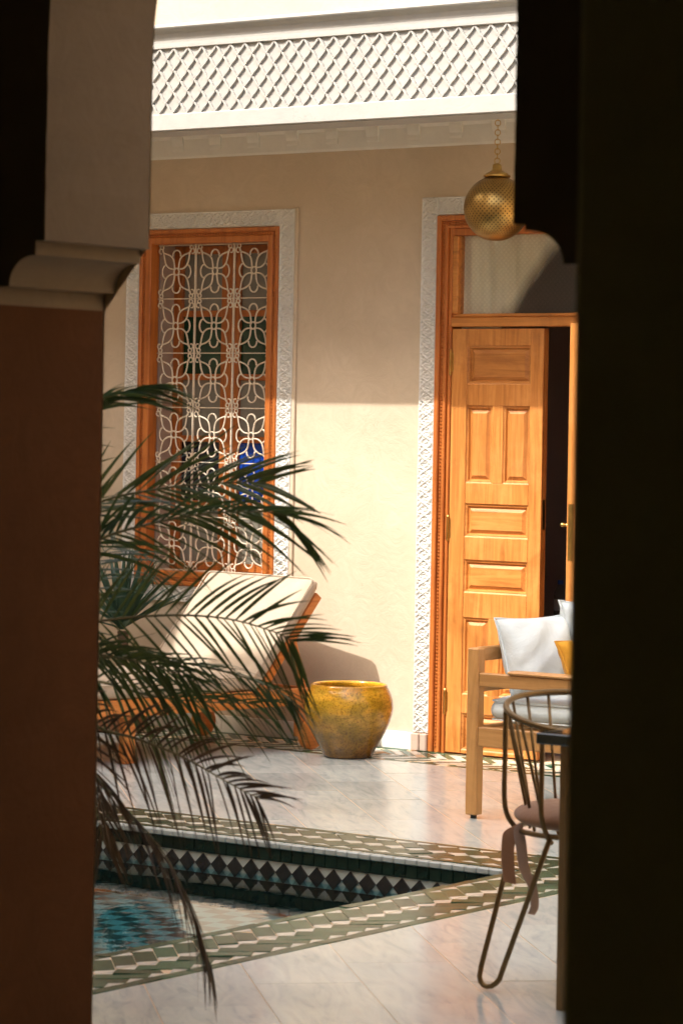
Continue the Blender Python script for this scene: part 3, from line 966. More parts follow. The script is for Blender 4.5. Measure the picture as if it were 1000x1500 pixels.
# sashes
SY = W + 0.178
sash = MB()
xm = (GX0 + GX1) / 2
ZR = [GZ0 - .002, 1.135, 1.468, 1.785, 2.110, GZ1 + .002]
for (a, b) in ((GX0, xm - .002), (xm + .002, GX1)):
    sash.box(a, a + .058, SY, SY + .035, GZ0, GZ1, .003); sash.box(b - .058, b, SY, SY + .035, GZ0, GZ1, .003)
    for i, zz in enumerate(ZR):
        h = .016 if 0 < i < 5 else .045
        sash.box(a + .058, b - .058, SY + .002, SY + .033, max(zz - h, GZ0), min(zz + h, GZ1), .003)
sash.box(xm - .02, xm + .02, SY - .012, SY + .0, GZ0, GZ1, .004)
sash.build('sash', M['frame_v'], window)
gl_rows = ['g_grey', 'g_blue', 'g_grey', 'g_green', 'g_grey']
for (a, b) in ((GX0 + .05, xm - .052), (xm + .052, GX1 - .05)):
    for i in range(5):
        o = MB().box(a, b, -.002, .002, ZR[i] - .0, ZR[i + 1] - .0).build('pane', M['g_blue_shade' if gl_rows[i] == 'g_blue' and a < xm - .1 else gl_rows[i]], window)
        o.location.y += SY + .02
# iron grille
GY = W + 0.045
gw, gh = (GX1 - GX0) / 3, (GZ1 - GZ0) / 6
gx0, gx1, gz0, gz1 = GX0 + .0, GX1 - .0, GZ0, GZ1
bar = MB().box(-.0035, .0035, -.006, .006, gz0, gz1, .001).mesh('grille_bar'); bar.materials.append(M['iron'])
hbar = MB().box(gx0, gx1, -.003, .003, -.0024, .0024, .0008).mesh('grille_bar'); hbar.materials.append(M['iron'])
for i in range(1, 3):
    put('grille_bar', bar, None, window, (gx0 + i * gw, GY, 0))
for j in range(0, 7):
    put('grille_bar', hbar, None, window, (0, GY + .007, gz0 + j * gh + (0.004 if j == 0 else -0.004 if j == 6 else 0)))
fl = MB()
tr_ = 0.0041
sx_, sz_ = gw / 0.2525, gh / 0.276
def P2(x, z): return (x * sx_, 0, z * sz_)
def arc(cx, cz, rx, rz, a0, a1, n=8):
    return [P2(cx + rx * math.cos(R(a0 + (a1 - a0) * i / n)), cz + rz * math.sin(R(a0 + (a1 - a0) * i / n))) for i in range(n + 1)]
fl.tube(arc(0, 0, .0165, .0175, 0, 360, 14)[:-1], tr_, 6, True)
for a in (1, -1):
    for b in (1, -1):
        A_ = cat_spline([P2(a * .013, b * .016), P2(a * .017, b * .045), P2(a * .026, b * .068), P2(a * .048, b * .084), P2(a * .086, b * .096)], 4)
        fl.tube(A_, tr_, 6)
        B_ = cat_spline([P2(a * .016, b * .013), P2(a * .044, b * .0165), P2(a * .068, b * .034), P2(a * .080, b * .064), P2(a * .086, b * .096)], 4)
        fl.tube(B_, tr_, 6)
        # scrolls at the corner
        c1 = arc(a * .105, b * .104, .0125 * a, .0125 * b, 190, -120, 10)
        fl.tube([P2(a * .084, b * .094)] + c1, tr_ * .9, 6)
        c2 = arc(a * .098, b * .1235, .011 * a, .011 * b, 250, -60, 10)
        fl.tube([P2(a * .082, b * .092)] + c2, tr_ * .9, 6)
for b in (1, -1):
    fl.tube(arc(0, b * .082, .026, .027 * b, -10, 190, 9), tr_, 6)
for a in (1, -1):
    fl.tube(arc(a * .070, 0, .024 * a, .034, -80, 80, 8), tr_, 6)
flm = fl.mesh('grille_flower', smooth=True); flm.materials.append(M['iron'])
for i in range(3):
    for j in range(6):
        put('grille_flower', flm, None, window, (gx0 + (i + .5) * gw, GY, gz0 + (j + .5) * gh))

# ---- door: frame, leaves, transom
df = MB()
def jamb(mb, xo, sgn):
    mb.box(xo, xo + sgn * .026, W - .022, W + .14, 0, DZ1, .004)
    mb.box(xo + sgn * .026, xo + sgn * .046, W - .008, W + .14, 0, DZ1 - .02, .002)
    mb.box(xo + sgn * .046, xo + sgn * .062, W - .016, W + .14, 0, DZ1 - .04, .004)
    mb.box(xo + sgn * .062, xo + sgn * .080, W - .002, W + .14, 0, DZ1 - .05, .003)
jamb(df, DX0, 1); jamb(df, DX1, -1)
df.box(DX0 + .026, DX1 - .026, W - .0218, W + .14, DZ1 - .026, DZ1, .004)
df.box(DX0 + .046, DX1 - .046, W - .0078, W + .139, DZ1 - .046, DZ1 - .026, .002)
df.box(DX0 + .062, DX1 - .062, W - .0158, W + .138, DZ1 - .062, DZ1 - .046, .004)
df.box(DX0 + .080, DX1 - .080, W - .0018, W + .137, DZ1 - .096, DZ1 - .062, .003)
door = df.build('door_frame', M['frame_v'], B)
dfh = MB()
dfh.box(DX0 + .080, DX1 - .080, W - .004, W + .10, 2.028, 2.072, .004)
dfh.box(DX0 + .080, DX1 - .080, W + .008, W + .10, 2.072, 2.090, .005)
dfh.box(DX0 + .080, DX0 + .112, W - .001, W + .10, 2.090, DZ1 - .096, .005)
dfh.box(DX1 - .112, DX1 - .080, W - .001, W + .10, 2.090, DZ1 - .096, .005)
dfh.build('transom_rail', M['wood_h'], door)
bm_ = MB()
for xo in (DX0 + .036, DX1 - .036):
    beads(bm_, xo, .03, xo, DZ1 - .036, W - .0078)
beads(bm_, DX0 + .05, DZ1 - .036, DX1 - .05, DZ1 - .036, W - .0076)
bm_.build('bead_moulding', M['frame_v'], door)
stucco('carved_surround', DSX0, DX0 - .002, 0.086, DSZ1, True, door)
stucco('carved_surround', DX1 + .002, DSX1, 0.086, DSZ1, True, door)
stucco('carved_surround', DX0 - .002, DX1 + .002, DZ1 + .002, DSZ1, False, door)
o = MB().box(DX0 + .108, DX1 - .108, -.003, .003, 2.085, DZ1 - .09).build('transom_pane', M['g_transom'], door)
o.location.y += W + .03

LX0, LX1, LH = -8.004, -7.489, 2.022
def make_leaf(name, mirror):
    """leaf in local coordinates: x 0..0.515 from the hinge side, y 0 front, z up"""
    st = MB(); w = LX1 - LX0; T = .044
    st.box(0, .088, 0, T, .006, LH - .004, .002); st.box(w - .072, w, 0, T, .006, LH - .004, .002)
    rails = [(0.006, .022), (.196, .286), (.650, .768), (.924, 1.032), (1.190, 1.288), (1.654, 1.756), (1.938, LH - .004)]
    for a, b in rails:
        st.box(.088, w - .072, .0008, T - .0008, a, b, .002)
    for a, b in ((.286, .650), (1.288, 1.654)):
        st.box(.234, .296, .0012, T - .0012, a, b, .002)
    o = st.build(name, M['wood_v'], B)
    fields = [(.088, w - .072, .022, .196), (.088, .234, .286, .650), (.296, w - .072, .286, .650), (.088, w - .072, .768, .924), (.088, w - .072, 1.032, 1.190),
              (.088, .234, 1.288, 1.654), (.296, w - .072, 1.288, 1.654), (.088, w - .072, 1.756, 1.938)]
    for (x0, x1, z0, z1) in fields:
        pm = MB()
        i1, i2, i3 = .010, .016, .034
        def rect(i, y): return [(x0 + i, y, z0 + i), (x1 - i, y, z0 + i), (x1 - i, y, z1 - i), (x0 + i, y, z1 - i)]
        loops = [rect(0, .004), rect(.006, .008), rect(i1, .008), rect(i2, .018), rect(i2 + .004, .018), rect(i3, .0085), rect(i3 + .002, .007)]
        vs = [q for lp in loops for q in lp]; fs = []
        for k in range(len(loops) - 1):
            for j in range(4):
                fs.append((k * 4 + j, k * 4 + (j + 1) % 4, k * 4 + 4 + (j + 1) % 4, k * 4 + 4 + j))
        fs.append(tuple(range(len(vs) - 4, len(vs))))
        pm.add(vs, fs)
        # back of the panel
        pm.box(x0 - .002, x1 + .002, .024, .034, z0 - .002, z1 + .002)
        wide = (x1 - x0) > (z1 - z0)
        pp = bpy.data.objects.new('panel', pm.mesh('panel', fix=False)); COL.objects.link(pp)
        pp.data.materials.append(M['wood_h'] if wide else M['wood_v']); pp.parent = o
    for zz in (.245, 1.07, 1.86):
        hg = MB().tube([(-.004, -.004, zz - .05), (-.004, -.004, zz + .05)], .0065, 8)
        hg.tube([(-.004, -.004, zz + .05), (-.004, -.004, zz + .056), (-.004, -.004, zz + .064)], [.0075, .008, .002], 8)
        hg.tube([(-.004, -.004, zz - .064), (-.004, -.004, zz - .056), (-.004, -.004, zz - .05)], [.002, .008, .0075], 8)
        hg.box(-.012, .010, -.002, .002, zz - .045, zz + .045)
        h = bpy.data.objects.new('hinge', hg.mesh('hinge')); COL.objects.link(h); h.data.materials.append(M['brass']); h.parent = o
    return o
leaf = make_leaf('door_leaf', False)
leaf.location = Vector((LX0, W + .006, 0)) - wloc(B)
tag(leaf, 'closed left leaf of the wooden door')
# bolt plate on the edge of the closed leaf
lp = MB().box(LX1 - LX0 - .0005, LX1 - LX0 + .0015, .012, .034, 1.08, 1.22)
h = bpy.data.objects.new('lock_plate', lp.mesh('lock_plate')); COL.objects.link(h); h.data.materials.append(M['brass']); h.parent = leaf
leaf2 = make_leaf('door_leaf', True)
tag(leaf2, 'open right leaf of the door seen edge-on')
# open leaf: hinge on the right jamb, swung out towards the courtyard
leaf2.rotation_euler = (0, 0, R(-90 - 180 + 180))
leaf2.location = Vector((-7.017, W - .012 + .0, 0)) - wloc(B)
hb = MB()
w = LX1 - LX0
hb.box(w - .0005, w + .0018, .008, .036, .97, 1.22)
h = bpy.data.objects.new('lock_plate', hb.mesh('lock_plate')); COL.objects.link(h); h.data.materials.append(M['brass']); h.parent = leaf2
hd = MB()
for s in (-1, 1):
    yy = -.002 if s < 0 else .046
    hd.box(w - .058, w - .022, min(yy, yy + s * .004), max(yy, yy + s * .004), .99, 1.20, .001)
    y1 = yy + s * .045
    hd.tube([(w - .040, yy, 1.125), (w - .040, y1, 1.125)], .007, 8)
    hd.tube([(w - .034, y1, 1.125), (w - .05, y1, 1.126), (w - .10, y1 + s * .004, 1.122), (w - .14, y1 + s * .002, 1.118)], [.009, .009, .0075, .009], 8)
h = bpy.data.objects.new('handle', hd.mesh('handle', True)); COL.objects.link(h); h.data.materials.append(M['brass']); h.parent = leaf2

# rooms behind the wall and the other wings of the courtyard
rm = MB()
rm.box(-11.4, -4.6, 15.6, 15.8, -.2, 3.3); rm.box(-11.6, -11.4, W + WT, 15.8, -.2, 3.3); rm.box(-4.6, -4.4, W + WT, 15.8, -.2, 3.3)
rm.box(-11.4, -4.6, W + WT, 15.6, 3.1, 3.3); rm.box(-11.4, -4.6, W + WT, 15.6, -.2, -.004)
rm.box(-8.9, -8.8, W + WT, 15.6, 0, 3.1)
rm.build('room_walls', M['darkroom'], B)
MB().box(-11.1, -10.8, 5.3, W + WT, 0, 4.97).build('side_wing', M['court'], B)
MB().box(-1.5, -1.2, 5.0, W + WT, 0, 4.6).build('side_wing', M['court'], B)

# ================================================================== THE NEAR ARCADE
A = thing('arcade_archway', 'dark foreground arch with stepped plaster imposts and a reddish left pier framing the courtyard', 'archway', (-3.8, 5.3, 0))
AY0, AY1 = 4.945, 5.30
XL, XR = -4.42, -3.20          # arch above the imposts
PL, PR = -4.552, -3.046         # piers below
ZI0, ZI1 = 1.805, 1.950        # impost bottom and top
ZS = 2.385                     # where the arch begins to close
half = (XR - XL) / 2; Rad = 1.0
th = math.acos(1 - half / Rad)
er = random.Random(5)
left = [(XL, ZI1)] + [(XL + er.gauss(-.0005, .0004), ZI1 + (ZS - ZI1) * q / 12) for q in range(1, 12)] + [(XL, ZS)] + [(XL + Rad * (1 - math.cos(th * i / 14)), ZS + Rad * math.sin(th * i / 14)) for i in range(1, 15)]
right = [(XL + XR - a, b) for a, b in left]
TOP = 8.38
aw = MB()
def strip(side, xo):
    vs = []; fs = []
    for (a, b) in side:
        vs += [(a, AY0, b), (a, AY1, b)]
    k = len(side)
    for i in range(k - 1):
        fs.append((2 * i, 2 * i + 1, 2 * i + 3, 2 * i + 2))
    o = len(vs)
    for (a, b) in side:
        vs += [(xo, AY0, b), (xo, AY1, b)]
    for i in range(k - 1):
        fs.append((2 * i, 2 * i + 2, o + 2 * i + 2, o + 2 * i)); fs.append((2 * i + 1, 2 * i + 3, o + 2 * i + 3, o + 2 * i + 1))
    aw.add(vs, fs)
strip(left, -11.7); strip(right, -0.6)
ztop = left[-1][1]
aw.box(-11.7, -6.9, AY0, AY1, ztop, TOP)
aw.box(-6.9, -0.6, AY0, AY1, ztop, 4.2)  # unseen; kept low so more sun enters and bounces into the shade
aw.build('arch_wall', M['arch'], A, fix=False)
oc = MB()
def skin(side, xo):
    vs = [(a, AY1 + .004, b) for a, b in side] + [(xo, AY1 + .004, b) for a, b in side]
    k = len(side)
    oc.add(vs, [(i, k + i, k + i + 1, i + 1) for i in range(k - 1)])
lf_ = [(PL, 0), (PL, ZI0), (XL - .006, ZI1)] + left[1:]
rt_ = [(PR, 0), (PR, ZI0), (XR + .006, ZI1)] + right[1:]
skin(lf_, -11.7); skin(rt_, -0.6)
for (xa, xb, zt_) in ((-11.7, -6.9, TOP), (-6.9, -.6, 4.2)):
    oc.add([(xa, AY1 + .004, ztop), (xb, AY1 + .004, ztop), (xb, AY1 + .004, zt_), (xa, AY1 + .004, zt_)], [(0, 1, 2, 3)])
oc.build('courtyard_bounce_skin', M['court'], A, fix=False)  # unseen pale ochre skin, added to bounce warm light into the shade
pr_ = MB()
def rough_pier(mb, xo, xfar):
    k = 44; vs = []; fs = []
    for i in range(k + 1):
        z = ZI0 * i / k
        vs += [(xo + er.gauss(0, .0005), AY0 + er.gauss(0, .0006), z), (xo + er.gauss(0, .0005), AY1 + er.gauss(0, .0006), z), (xfar, AY0, z), (xfar, AY1, z)]
    for i in range(k):
        o = 4 * i
        fs += [(o, o + 1, o + 5, o + 4), (o, o + 4, o + 6, o + 2), (o + 1, o + 3, o + 7, o + 5)]
    fs += [(4 * k, 4 * k + 1, 4 * k + 3, 4 * k + 2)]
    mb.add(vs, fs)
rough_pier(pr_, PL, -11.7)
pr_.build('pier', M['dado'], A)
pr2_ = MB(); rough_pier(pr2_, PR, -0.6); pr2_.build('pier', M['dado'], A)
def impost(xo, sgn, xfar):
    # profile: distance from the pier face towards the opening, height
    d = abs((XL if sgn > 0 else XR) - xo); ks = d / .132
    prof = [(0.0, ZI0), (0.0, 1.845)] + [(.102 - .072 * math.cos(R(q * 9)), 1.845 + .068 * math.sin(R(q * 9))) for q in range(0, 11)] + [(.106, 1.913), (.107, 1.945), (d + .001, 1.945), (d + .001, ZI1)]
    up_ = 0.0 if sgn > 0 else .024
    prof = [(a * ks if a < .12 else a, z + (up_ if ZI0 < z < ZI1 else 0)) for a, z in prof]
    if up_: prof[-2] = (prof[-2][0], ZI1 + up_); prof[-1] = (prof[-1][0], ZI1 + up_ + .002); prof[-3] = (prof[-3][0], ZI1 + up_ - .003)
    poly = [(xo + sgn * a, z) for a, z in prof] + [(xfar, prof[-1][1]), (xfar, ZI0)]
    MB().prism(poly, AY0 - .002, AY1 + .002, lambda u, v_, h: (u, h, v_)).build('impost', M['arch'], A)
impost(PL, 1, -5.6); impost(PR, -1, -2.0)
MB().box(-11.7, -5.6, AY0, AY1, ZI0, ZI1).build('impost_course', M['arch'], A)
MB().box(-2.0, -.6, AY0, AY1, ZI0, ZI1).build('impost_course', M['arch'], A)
# the gallery room round the camera
gr = MB()
gr.box(-11.7, 3.2, -3.2, -3.0, 0, 3.8); gr.box(-7.4, -7.2, -3.0, AY0, 0, 3.8); gr.box(3.0, 3.2, -3.0, AY0, 0, 3.8); gr.box(-0.6, 3.2, AY0, AY1, 0, 4.2)
gr.box(-7.4, 3.2, -3.2, AY0, 3.6, 3.8); gr.box(-7.4, 3.2, -3.2, AY0 + .33, -.2, -.002)
gr.build('gallery_walls', M['gallery'], A)
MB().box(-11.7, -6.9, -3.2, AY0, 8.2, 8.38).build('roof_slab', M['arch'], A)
pier = tag(MB().box(-2.112, -0.9, 3.41, 3.80, 0, 3.6, .012).build('gallery_pier', M['gallery']), 'near black square pier filling the right edge of the view', 'pier')

# ================================================================== OBJECTS
def local(o, mb, name, mat, parent, smooth=False):
    """mesh in the parent's own coordinates"""
    c = bpy.data.objects.new(name, mb.mesh(name, smooth)); COL.objects.link(c)
    if mat: c.data.materials.append(mat)
    c.parent = parent
    return c

# ---- brass lantern
LC = Vector((-7.468, 11.40, 2.545))
lan = thing('hanging_lantern', 'round pierced brass lantern hanging on a chain in front of the door', 'lantern', LC)
gp = []
rg = 0.148
for i in range(33):
    a = -PI / 2 + .12 + (PI - .30) * i / 32
    gp.append((rg * math.cos(a), rg * math.sin(a)))
gp = [(0.001, -rg)] + gp
local(lan, MB().lathe(gp, 56, caps=False), 'globe', M['globe'], lan, True)
capz = rg * math.sin(PI / 2 - .18) - .002
cp = [(.058, capz - .003), (.062, capz + .001), (.062, capz + .006), (.052, capz + .008), (.050, capz + .014), (.036, capz + .022), (.024, capz + .030), (.022, capz + .034), (.021, capz + .050), (.018, capz + .056), (.010, capz + .060), (.004, capz + .062)]
autosmooth(local(lan, MB().lathe(cp, 32), 'cap', M['brass'], lan), 40)
zz = capz + .058; k = 0
ztop_ = 3.12 - LC.z
while zz < ztop_:
    big = k % 2 == 0
    rx, rz = (.0085, .0125) if not big else (.0125, .0135)
    pts = []
    for i in range(14):
        a = 2 * PI * i / 14
        u, v_ = rx * math.cos(a), rz * math.sin(a)
        ang = R(40) if big else R(125)
        pts.append((u * math.cos(ang), u * math.sin(ang), zz + rz + v_))
    local(lan, MB().tube(pts, .0021, 6, True), 'chain_link', M['brass'], lan, True)
    zz += rz * 2 - .0045; k += 1

# ---- glazed pot
pot = [(0.104, 0.0), (0.113, .002), (.117, .012), (.127, .035), (.150, .075), (.175, .120), (.195, .165), (.207, .205), (.2105, .235), (.208, .265), (.199, .295), (.188, .317), (.181, .330), (.180, .337), (.175, .341), (.168, .338), (.165, .330), (.170, .315), (.185, .28), (.19, .24), (.17, .16), (.12, .07), (.07, .045), (.001, .04)]
po = MB().lathe(pot, 64)
rr_ = random.Random(4)
po.v = [(x * (1 + .006 * math.sin(2 * math.atan2(y, x) + z * 14)), y * (1 + .006 * math.sin(2 * math.atan2(y, x) + z * 14)), z) for x, y, z in po.v]
o = po.build('glazed_pot', M['pot'], smooth=True)
o.location = (-8.235, 11.39, 0.001)
tag(o, 'round yellow-brown glazed ceramic pot standing on the tiled border', 'pot')

# ---- sun lounger: local x across (to the right, nearer side), y towards the head, z up
lou = thing('sun_lounger', 'orange wooden sun lounger with raised back and wheels near the window', 'sun lounger', (-8.526, 11.53, 0))
lou.rotation_euler = (0, 0, R(-9.7))
LW = .80
def lbox(name, a, mat='lounge_wood', b=.004):
    return local(lou, MB().box(*a, b), name, M[mat], lou)
lbox('side_rail', (-.045, -.015, -1.55, .0, .215, .295)); lbox('side_rail', (-LW + .015, -LW + .045, -1.55, .0, .215, .295))
lbox('end_rail', (-LW + .045, -.045, -1.55, -1.52, .215, .295)); lbox('end_rail', (-LW + .045, -.045, -.03, -.0, .215, .295))
for xx in (-.085, -LW + .045):
    lbox('leg', (xx, xx + .04, -1.155, -1.085, 0, .25))
    lbox('wheel_strut', (xx + .0, xx + .04, -.07, -.02, .06, .215))
for xx in (-.032, -LW + .002):
    wh = MB()
    n_ = 28; vs = []
    prof = [(.0, .0), (.066, .0), (.072, .004), (.072, .026), (.066, .03), (.0, .03)]
    for (rr0, hx) in prof:
        for j in range(n_):
            a = 2 * PI * j / n_
            vs.append((xx + .005 + hx, -.025 + rr0 * math.cos(a), .073 + rr0 * math.sin(a)))
    fs = []
    for i in range(len(prof) - 1):
        for j in range(n_):
            fs.append((i * n_ + j, i * n_ + (j + 1) % n_, (i + 1) * n_ + (j + 1) % n_, (i + 1) * n_ + j))
    wh.add(vs, fs)
    autosmooth(local(lou, wh, 'wheel', M['lounge_wood'], lou), 40)
for k in range(9):
    y0 = -1.49 + k * .128
    lbox('slat', (-LW + .047, -.047, y0, y0 + .085, .262, .281), b=.003)
# raised backrest, hinged at y=-.36
BA = math.atan2(.47, .39); BL = .60
bk = Matrix.Translation((0, -.345, .285)) @ Matrix.Rotation(BA, 4, 'X')
def bbox(name, a, mat='lounge_wood', b=.004):
    return local(lou, MB().box(*a, b, mat=bk), name, M[mat], lou)
bbox('backrest_stile', (-.088, -.050, 0, BL, -.045, .0)); bbox('backrest_stile', (-LW + .05, -LW + .088, 0, BL, -.045, .0))
for k in range(5):
    bbox('backrest_slat', (-LW + .088, -.088, .03 + k * .125, .10 + k * .125, -.028, -.006))
for xx in (-.084, -LW + .056):
    e = bk @ Vector((0, .34, -.03))
    mt = MB()
    d = Vector((0, -.03, .29)) - Vector((0, e.y, e.z))
    ln = d.length
    mm = Matrix.Translation((0, e.y, e.z)) @ d.to_track_quat('Y', 'Z').to_matrix().to_4x4()
    mt.box(xx, xx + .028, 0, ln, -.02, .02, .003, mat=mm)
    local(lou, mt, 'prop', M['lounge_wood'], lou)
for yy in (-.30, -.08):
    local(lou, MB().tube([(-.016, yy, .255), (-.009, yy, .255), (-.007, yy, .255)], [.011, .011, .006], 12), 'bolt', M['brass'], lou, True)

def cushion(sx, sy, sz, nx, ny, puff=.5, seed=0, wr=.004):
    """a soft box: rounded, thinner towards its edges, slightly creased; centre at the origin"""
    rr = random.Random(seed)
    nz = 4
    ph = [(rr.uniform(0, 6.28), rr.uniform(2, 5), rr.uniform(2, 5)) for _ in range(5)]
    mb = MB(); idx = {}
    def pt(i, j, k):
        u, v_, w_ = i / nx * 2 - 1, j / ny * 2 - 1, k / nz * 2 - 1
        e = max(abs(u), abs(v_))
        edge = (1 - abs(u) ** 4) * (1 - abs(v_) ** 4)
        thick = (1 - puff) + puff * edge ** .35
        x, y, z = u * sx / 2, v_ * sy / 2, w_ * sz / 2 * thick
        rnd_ = 1 - .035 * (1 - math.sqrt(max(0, 1 - min(1, abs(w_)) ** 2))) * 2
        x *= 1 - (.02 * abs(v_) ** 3) * (1 if abs(u) > .99 else 1); 
        if abs(u) > .98: x *= rnd_
        if abs(v_) > .98: y *= rnd_
        n_ = sum(math.sin(a + u * b * 1.7 + v_ * c * 1.9) for a, b, c in ph) / 5
        if abs(w_) > .9: z += wr * n_ * 2.2
        return (x, y, z)
    for i in range(nx + 1):
        for j in range(ny + 1):
            for k in range(nz + 1):
                if i in (0, nx) or j in (0, ny) or k in (0, nz):
                    idx[(i, j, k)] = len(mb.v); mb.v.append(pt(i, j, k))
    def q(a, b, c, d): mb.f.append((idx[a], idx[b], idx[c], idx[d]))
    for i in range(nx):
        for j in range(ny):
            q((i, j, nz), (i + 1, j, nz), (i + 1, j + 1, nz), (i, j + 1, nz)); q((i, j, 0), (i, j + 1, 0), (i + 1, j + 1, 0), (i + 1, j, 0))
    for i in range(nx):
        for k in range(nz):
            q((i, 0, k), (i + 1, 0, k), (i + 1, 0, k + 1), (i, 0, k + 1)); q((i, ny, k), (i, ny, k + 1), (i + 1, ny, k + 1), (i + 1, ny, k))
    for j in range(ny):
        for k in range(nz):
            q((0, j, k), (0, j, k + 1), (0, j + 1, k + 1), (0, j + 1, k)); q((nx, j, k), (nx, j + 1, k), (nx, j + 1, k + 1), (nx, j, k + 1))
    return mb

def seam(sx, sy, z, r=.004, n=10, cornr=.03):
    pts = []
    for (cx, cy, a0) in ((sx / 2 - cornr, sy / 2 - cornr, 0), (-sx / 2 + cornr, sy / 2 - cornr, 90), (-sx / 2 + cornr, -sy / 2 + cornr, 180), (sx / 2 - cornr, -sy / 2 + cornr, 270)):
        for i in range(5):
            a = R(a0 + 22.5 * i); pts.append((cx + cornr * math.cos(a), cy + cornr * math.sin(a), z))
    return MB().tube(pts, r, 6, True)

# mattress rests on the lounger: its own thing
mat_ = thing('lounger_mattress', 'cream canvas two-part mattress lying on the orange wooden lounger', 'mattress', (-8.526, 11.53, 0))
mat_.rotation_euler = (0, 0, R(-9.7))
bkc = cushion(LW - .02, .665, .095, 14, 12, .28, 3, .003)
c = local(mat_, bkc, 'back_cushion', M['canvas'], mat_, True); subsurf(c)
c.matrix_local = bk @ Matrix.Translation((-LW / 2, .300, .052))
s_ = local(mat_, seam(LW - .04, .645, .030, .004, cornr=.035), 'piping', M['canvas'], c, True); s_.parent = c
sc_ = cushion(LW - .02, 1.20, .10, 12, 18, .28, 5, .003)
c2 = local(mat_, sc_, 'seat_cushion', M['canvas'], mat_, True); subsurf(c2)
c2.matrix_local = Matrix.Translation((-LW / 2, -.94, .332))
s_ = local(mat_, seam(LW - .04, 1.18, .031, .004, cornr=.035), 'piping', M['canvas'], c2, True)

# ---- wooden sofa (faces right, near arm towards the camera)
SO = (-6.585, 9.966, 0)
sofa = thing('wooden_sofa', 'pale oak outdoor sofa with slatted arm standing in front of the door', 'sofa', SO)
def sbox(name, a, m_='sofa_z', b=.004):
    return local(sofa, MB().box(*a, b), name, M[m_], sofa)
SL, SD = 1.45, .78     # along Y, along X
for (xx, yy, hh) in ((-.026, -.026, .676), (SD - .03, -.026, .57), (-.026, SL - .03, .676), (SD - .03, SL - .03, .57)):
    g = sbox('leg', (xx, xx + .052, yy, yy + .052, .014, hh), 'sofa_z', .005)
    local(sofa, MB().tube([(xx + .026, yy + .026, 0), (xx + .026, yy + .026, .014)], .013, 10), 'foot_cap', M['rubber'], g)
sbox('back_rail', (-.02, .006, .026, SL - .03, .622, .678), 'sofa_y')
sbox('back_rail', (-.02, .006, .026, SL - .03, .50, .55), 'sofa_y')
for yy in (-.021, SL - .025):
    sbox('arm_rail', (.026, SD - .03, yy, yy + .034, .525, .579), 'sofa_x')
    sbox('arm_cap', (.165, SD + .03, yy - .012, yy + .062, .5795, .594), 'sofa_x', .006)
    sbox('seat_rail', (.026, SD - .03, yy, yy + .034, .288, .365), 'sofa_x')
sbox('front_rail', (SD - .025, SD + .005, .026, SL - .03, .288, .365), 'sofa_y'); sbox('rear_rail', (-.02, .01, .026, SL - .03, .288, .365), 'sofa_y')
for k in range(6):
    xx = .06 + k * .115
    sbox('seat_slat', (xx, xx + .07, .02, SL - .03, .345, .362), 'sofa_y', .002)
cu = cushion(.72, 1.34, .125, 12, 18, .22, 11, .004)
c = subsurf(cu.build('seat_cushion', M['linen'], smooth=True)); c.location = (-6.585 + .40, 9.966 + .68, .432)
tag(c, 'thick pale grey linen seat cushion on the oak sofa', 'cushion')
for z_ in (.045, -.045):
    s_ = local(c, seam(.700, 1.32, z_ * .82, .0035, cornr=.04), 'piping', M['linen'], c, True)
def pillow(name, size, th_, loc, rot, mat, label, seed, pipe=True):
    mb = MB(); n_ = 14
    rr = random.Random(seed)
    ph = [(rr.uniform(0, 6.28), rr.uniform(2, 6), rr.uniform(2, 6)) for _ in range(6)]
    for sd in (1, -1):
        for i in range(n_ + 1):
            for j in range(n_ + 1):
                u, v_ = i / n_ * 2 - 1, j / n_ * 2 - 1
                e = max(0, (1 - u * u)) * max(0, (1 - v_ * v_))
                h = th_ / 2 * e ** .36
                cr = sum(math.sin(a + u * b * 1.6 + v_ * c_ * 1.6) for a, b, c_ in ph) / 6 * .022 * e ** .3
                # corner creases
                cr -= .018 * math.exp(-((abs(u) - abs(v_)) / .12) ** 2) * max(0, abs(u) - .45) * 2
                pin = 1 - .07 * (1 - abs(v_) ** 2) * (abs(u) ** 2) ; pin2 = 1 - .07 * (1 - abs(u) ** 2) * (abs(v_) ** 2)
                mb.v.append((u * size[0] / 2 * pin, v_ * size[1] / 2 * pin2, sd * (h + cr * (e > 0))))
    o2 = (n_ + 1) ** 2
    for i in range(n_):
        for j in range(n_):
            a = i * (n_ + 1) + j
            mb.f.append((a, a + n_ + 1, a + n_ + 2, a + 1)); b = a + o2
            mb.f.append((b, b + 1, b + n_ + 2, b + n_ + 1))
    me_ = mb.mesh(name, True)
    import bmesh
    bm = bmesh.new(); bm.from_mesh(me_); bmesh.ops.remove_doubles(bm, verts=bm.verts, dist=.0005); bm.to_mesh(me_); bm.free()
    o = put(name, me_, M[mat]); subsurf(o)
    o.location = loc; o.rotation_euler = rot
    tag(o, label, 'pillow')
    if pipe:
        pts = []
        for s in range(4):
            for i in range(n_):
                t_ = i / n_ * 2 - 1
                u, v_ = ((t_, -1), (1, t_), (-t_, 1), (-1, -t_))[s]
                pin = 1 - .07 * (1 - abs(v_) ** 2) * (abs(u) ** 2); pin2 = 1 - .07 * (1 - abs(u) ** 2) * (abs(v_) ** 2)
                pts.append((u * size[0] / 2 * pin * .972, v_ * size[1] / 2 * pin2 * .972, 0))
        local(o, MB().tube(pts, .0045, 6, True), 'piping', M[mat], o, True)
    return o
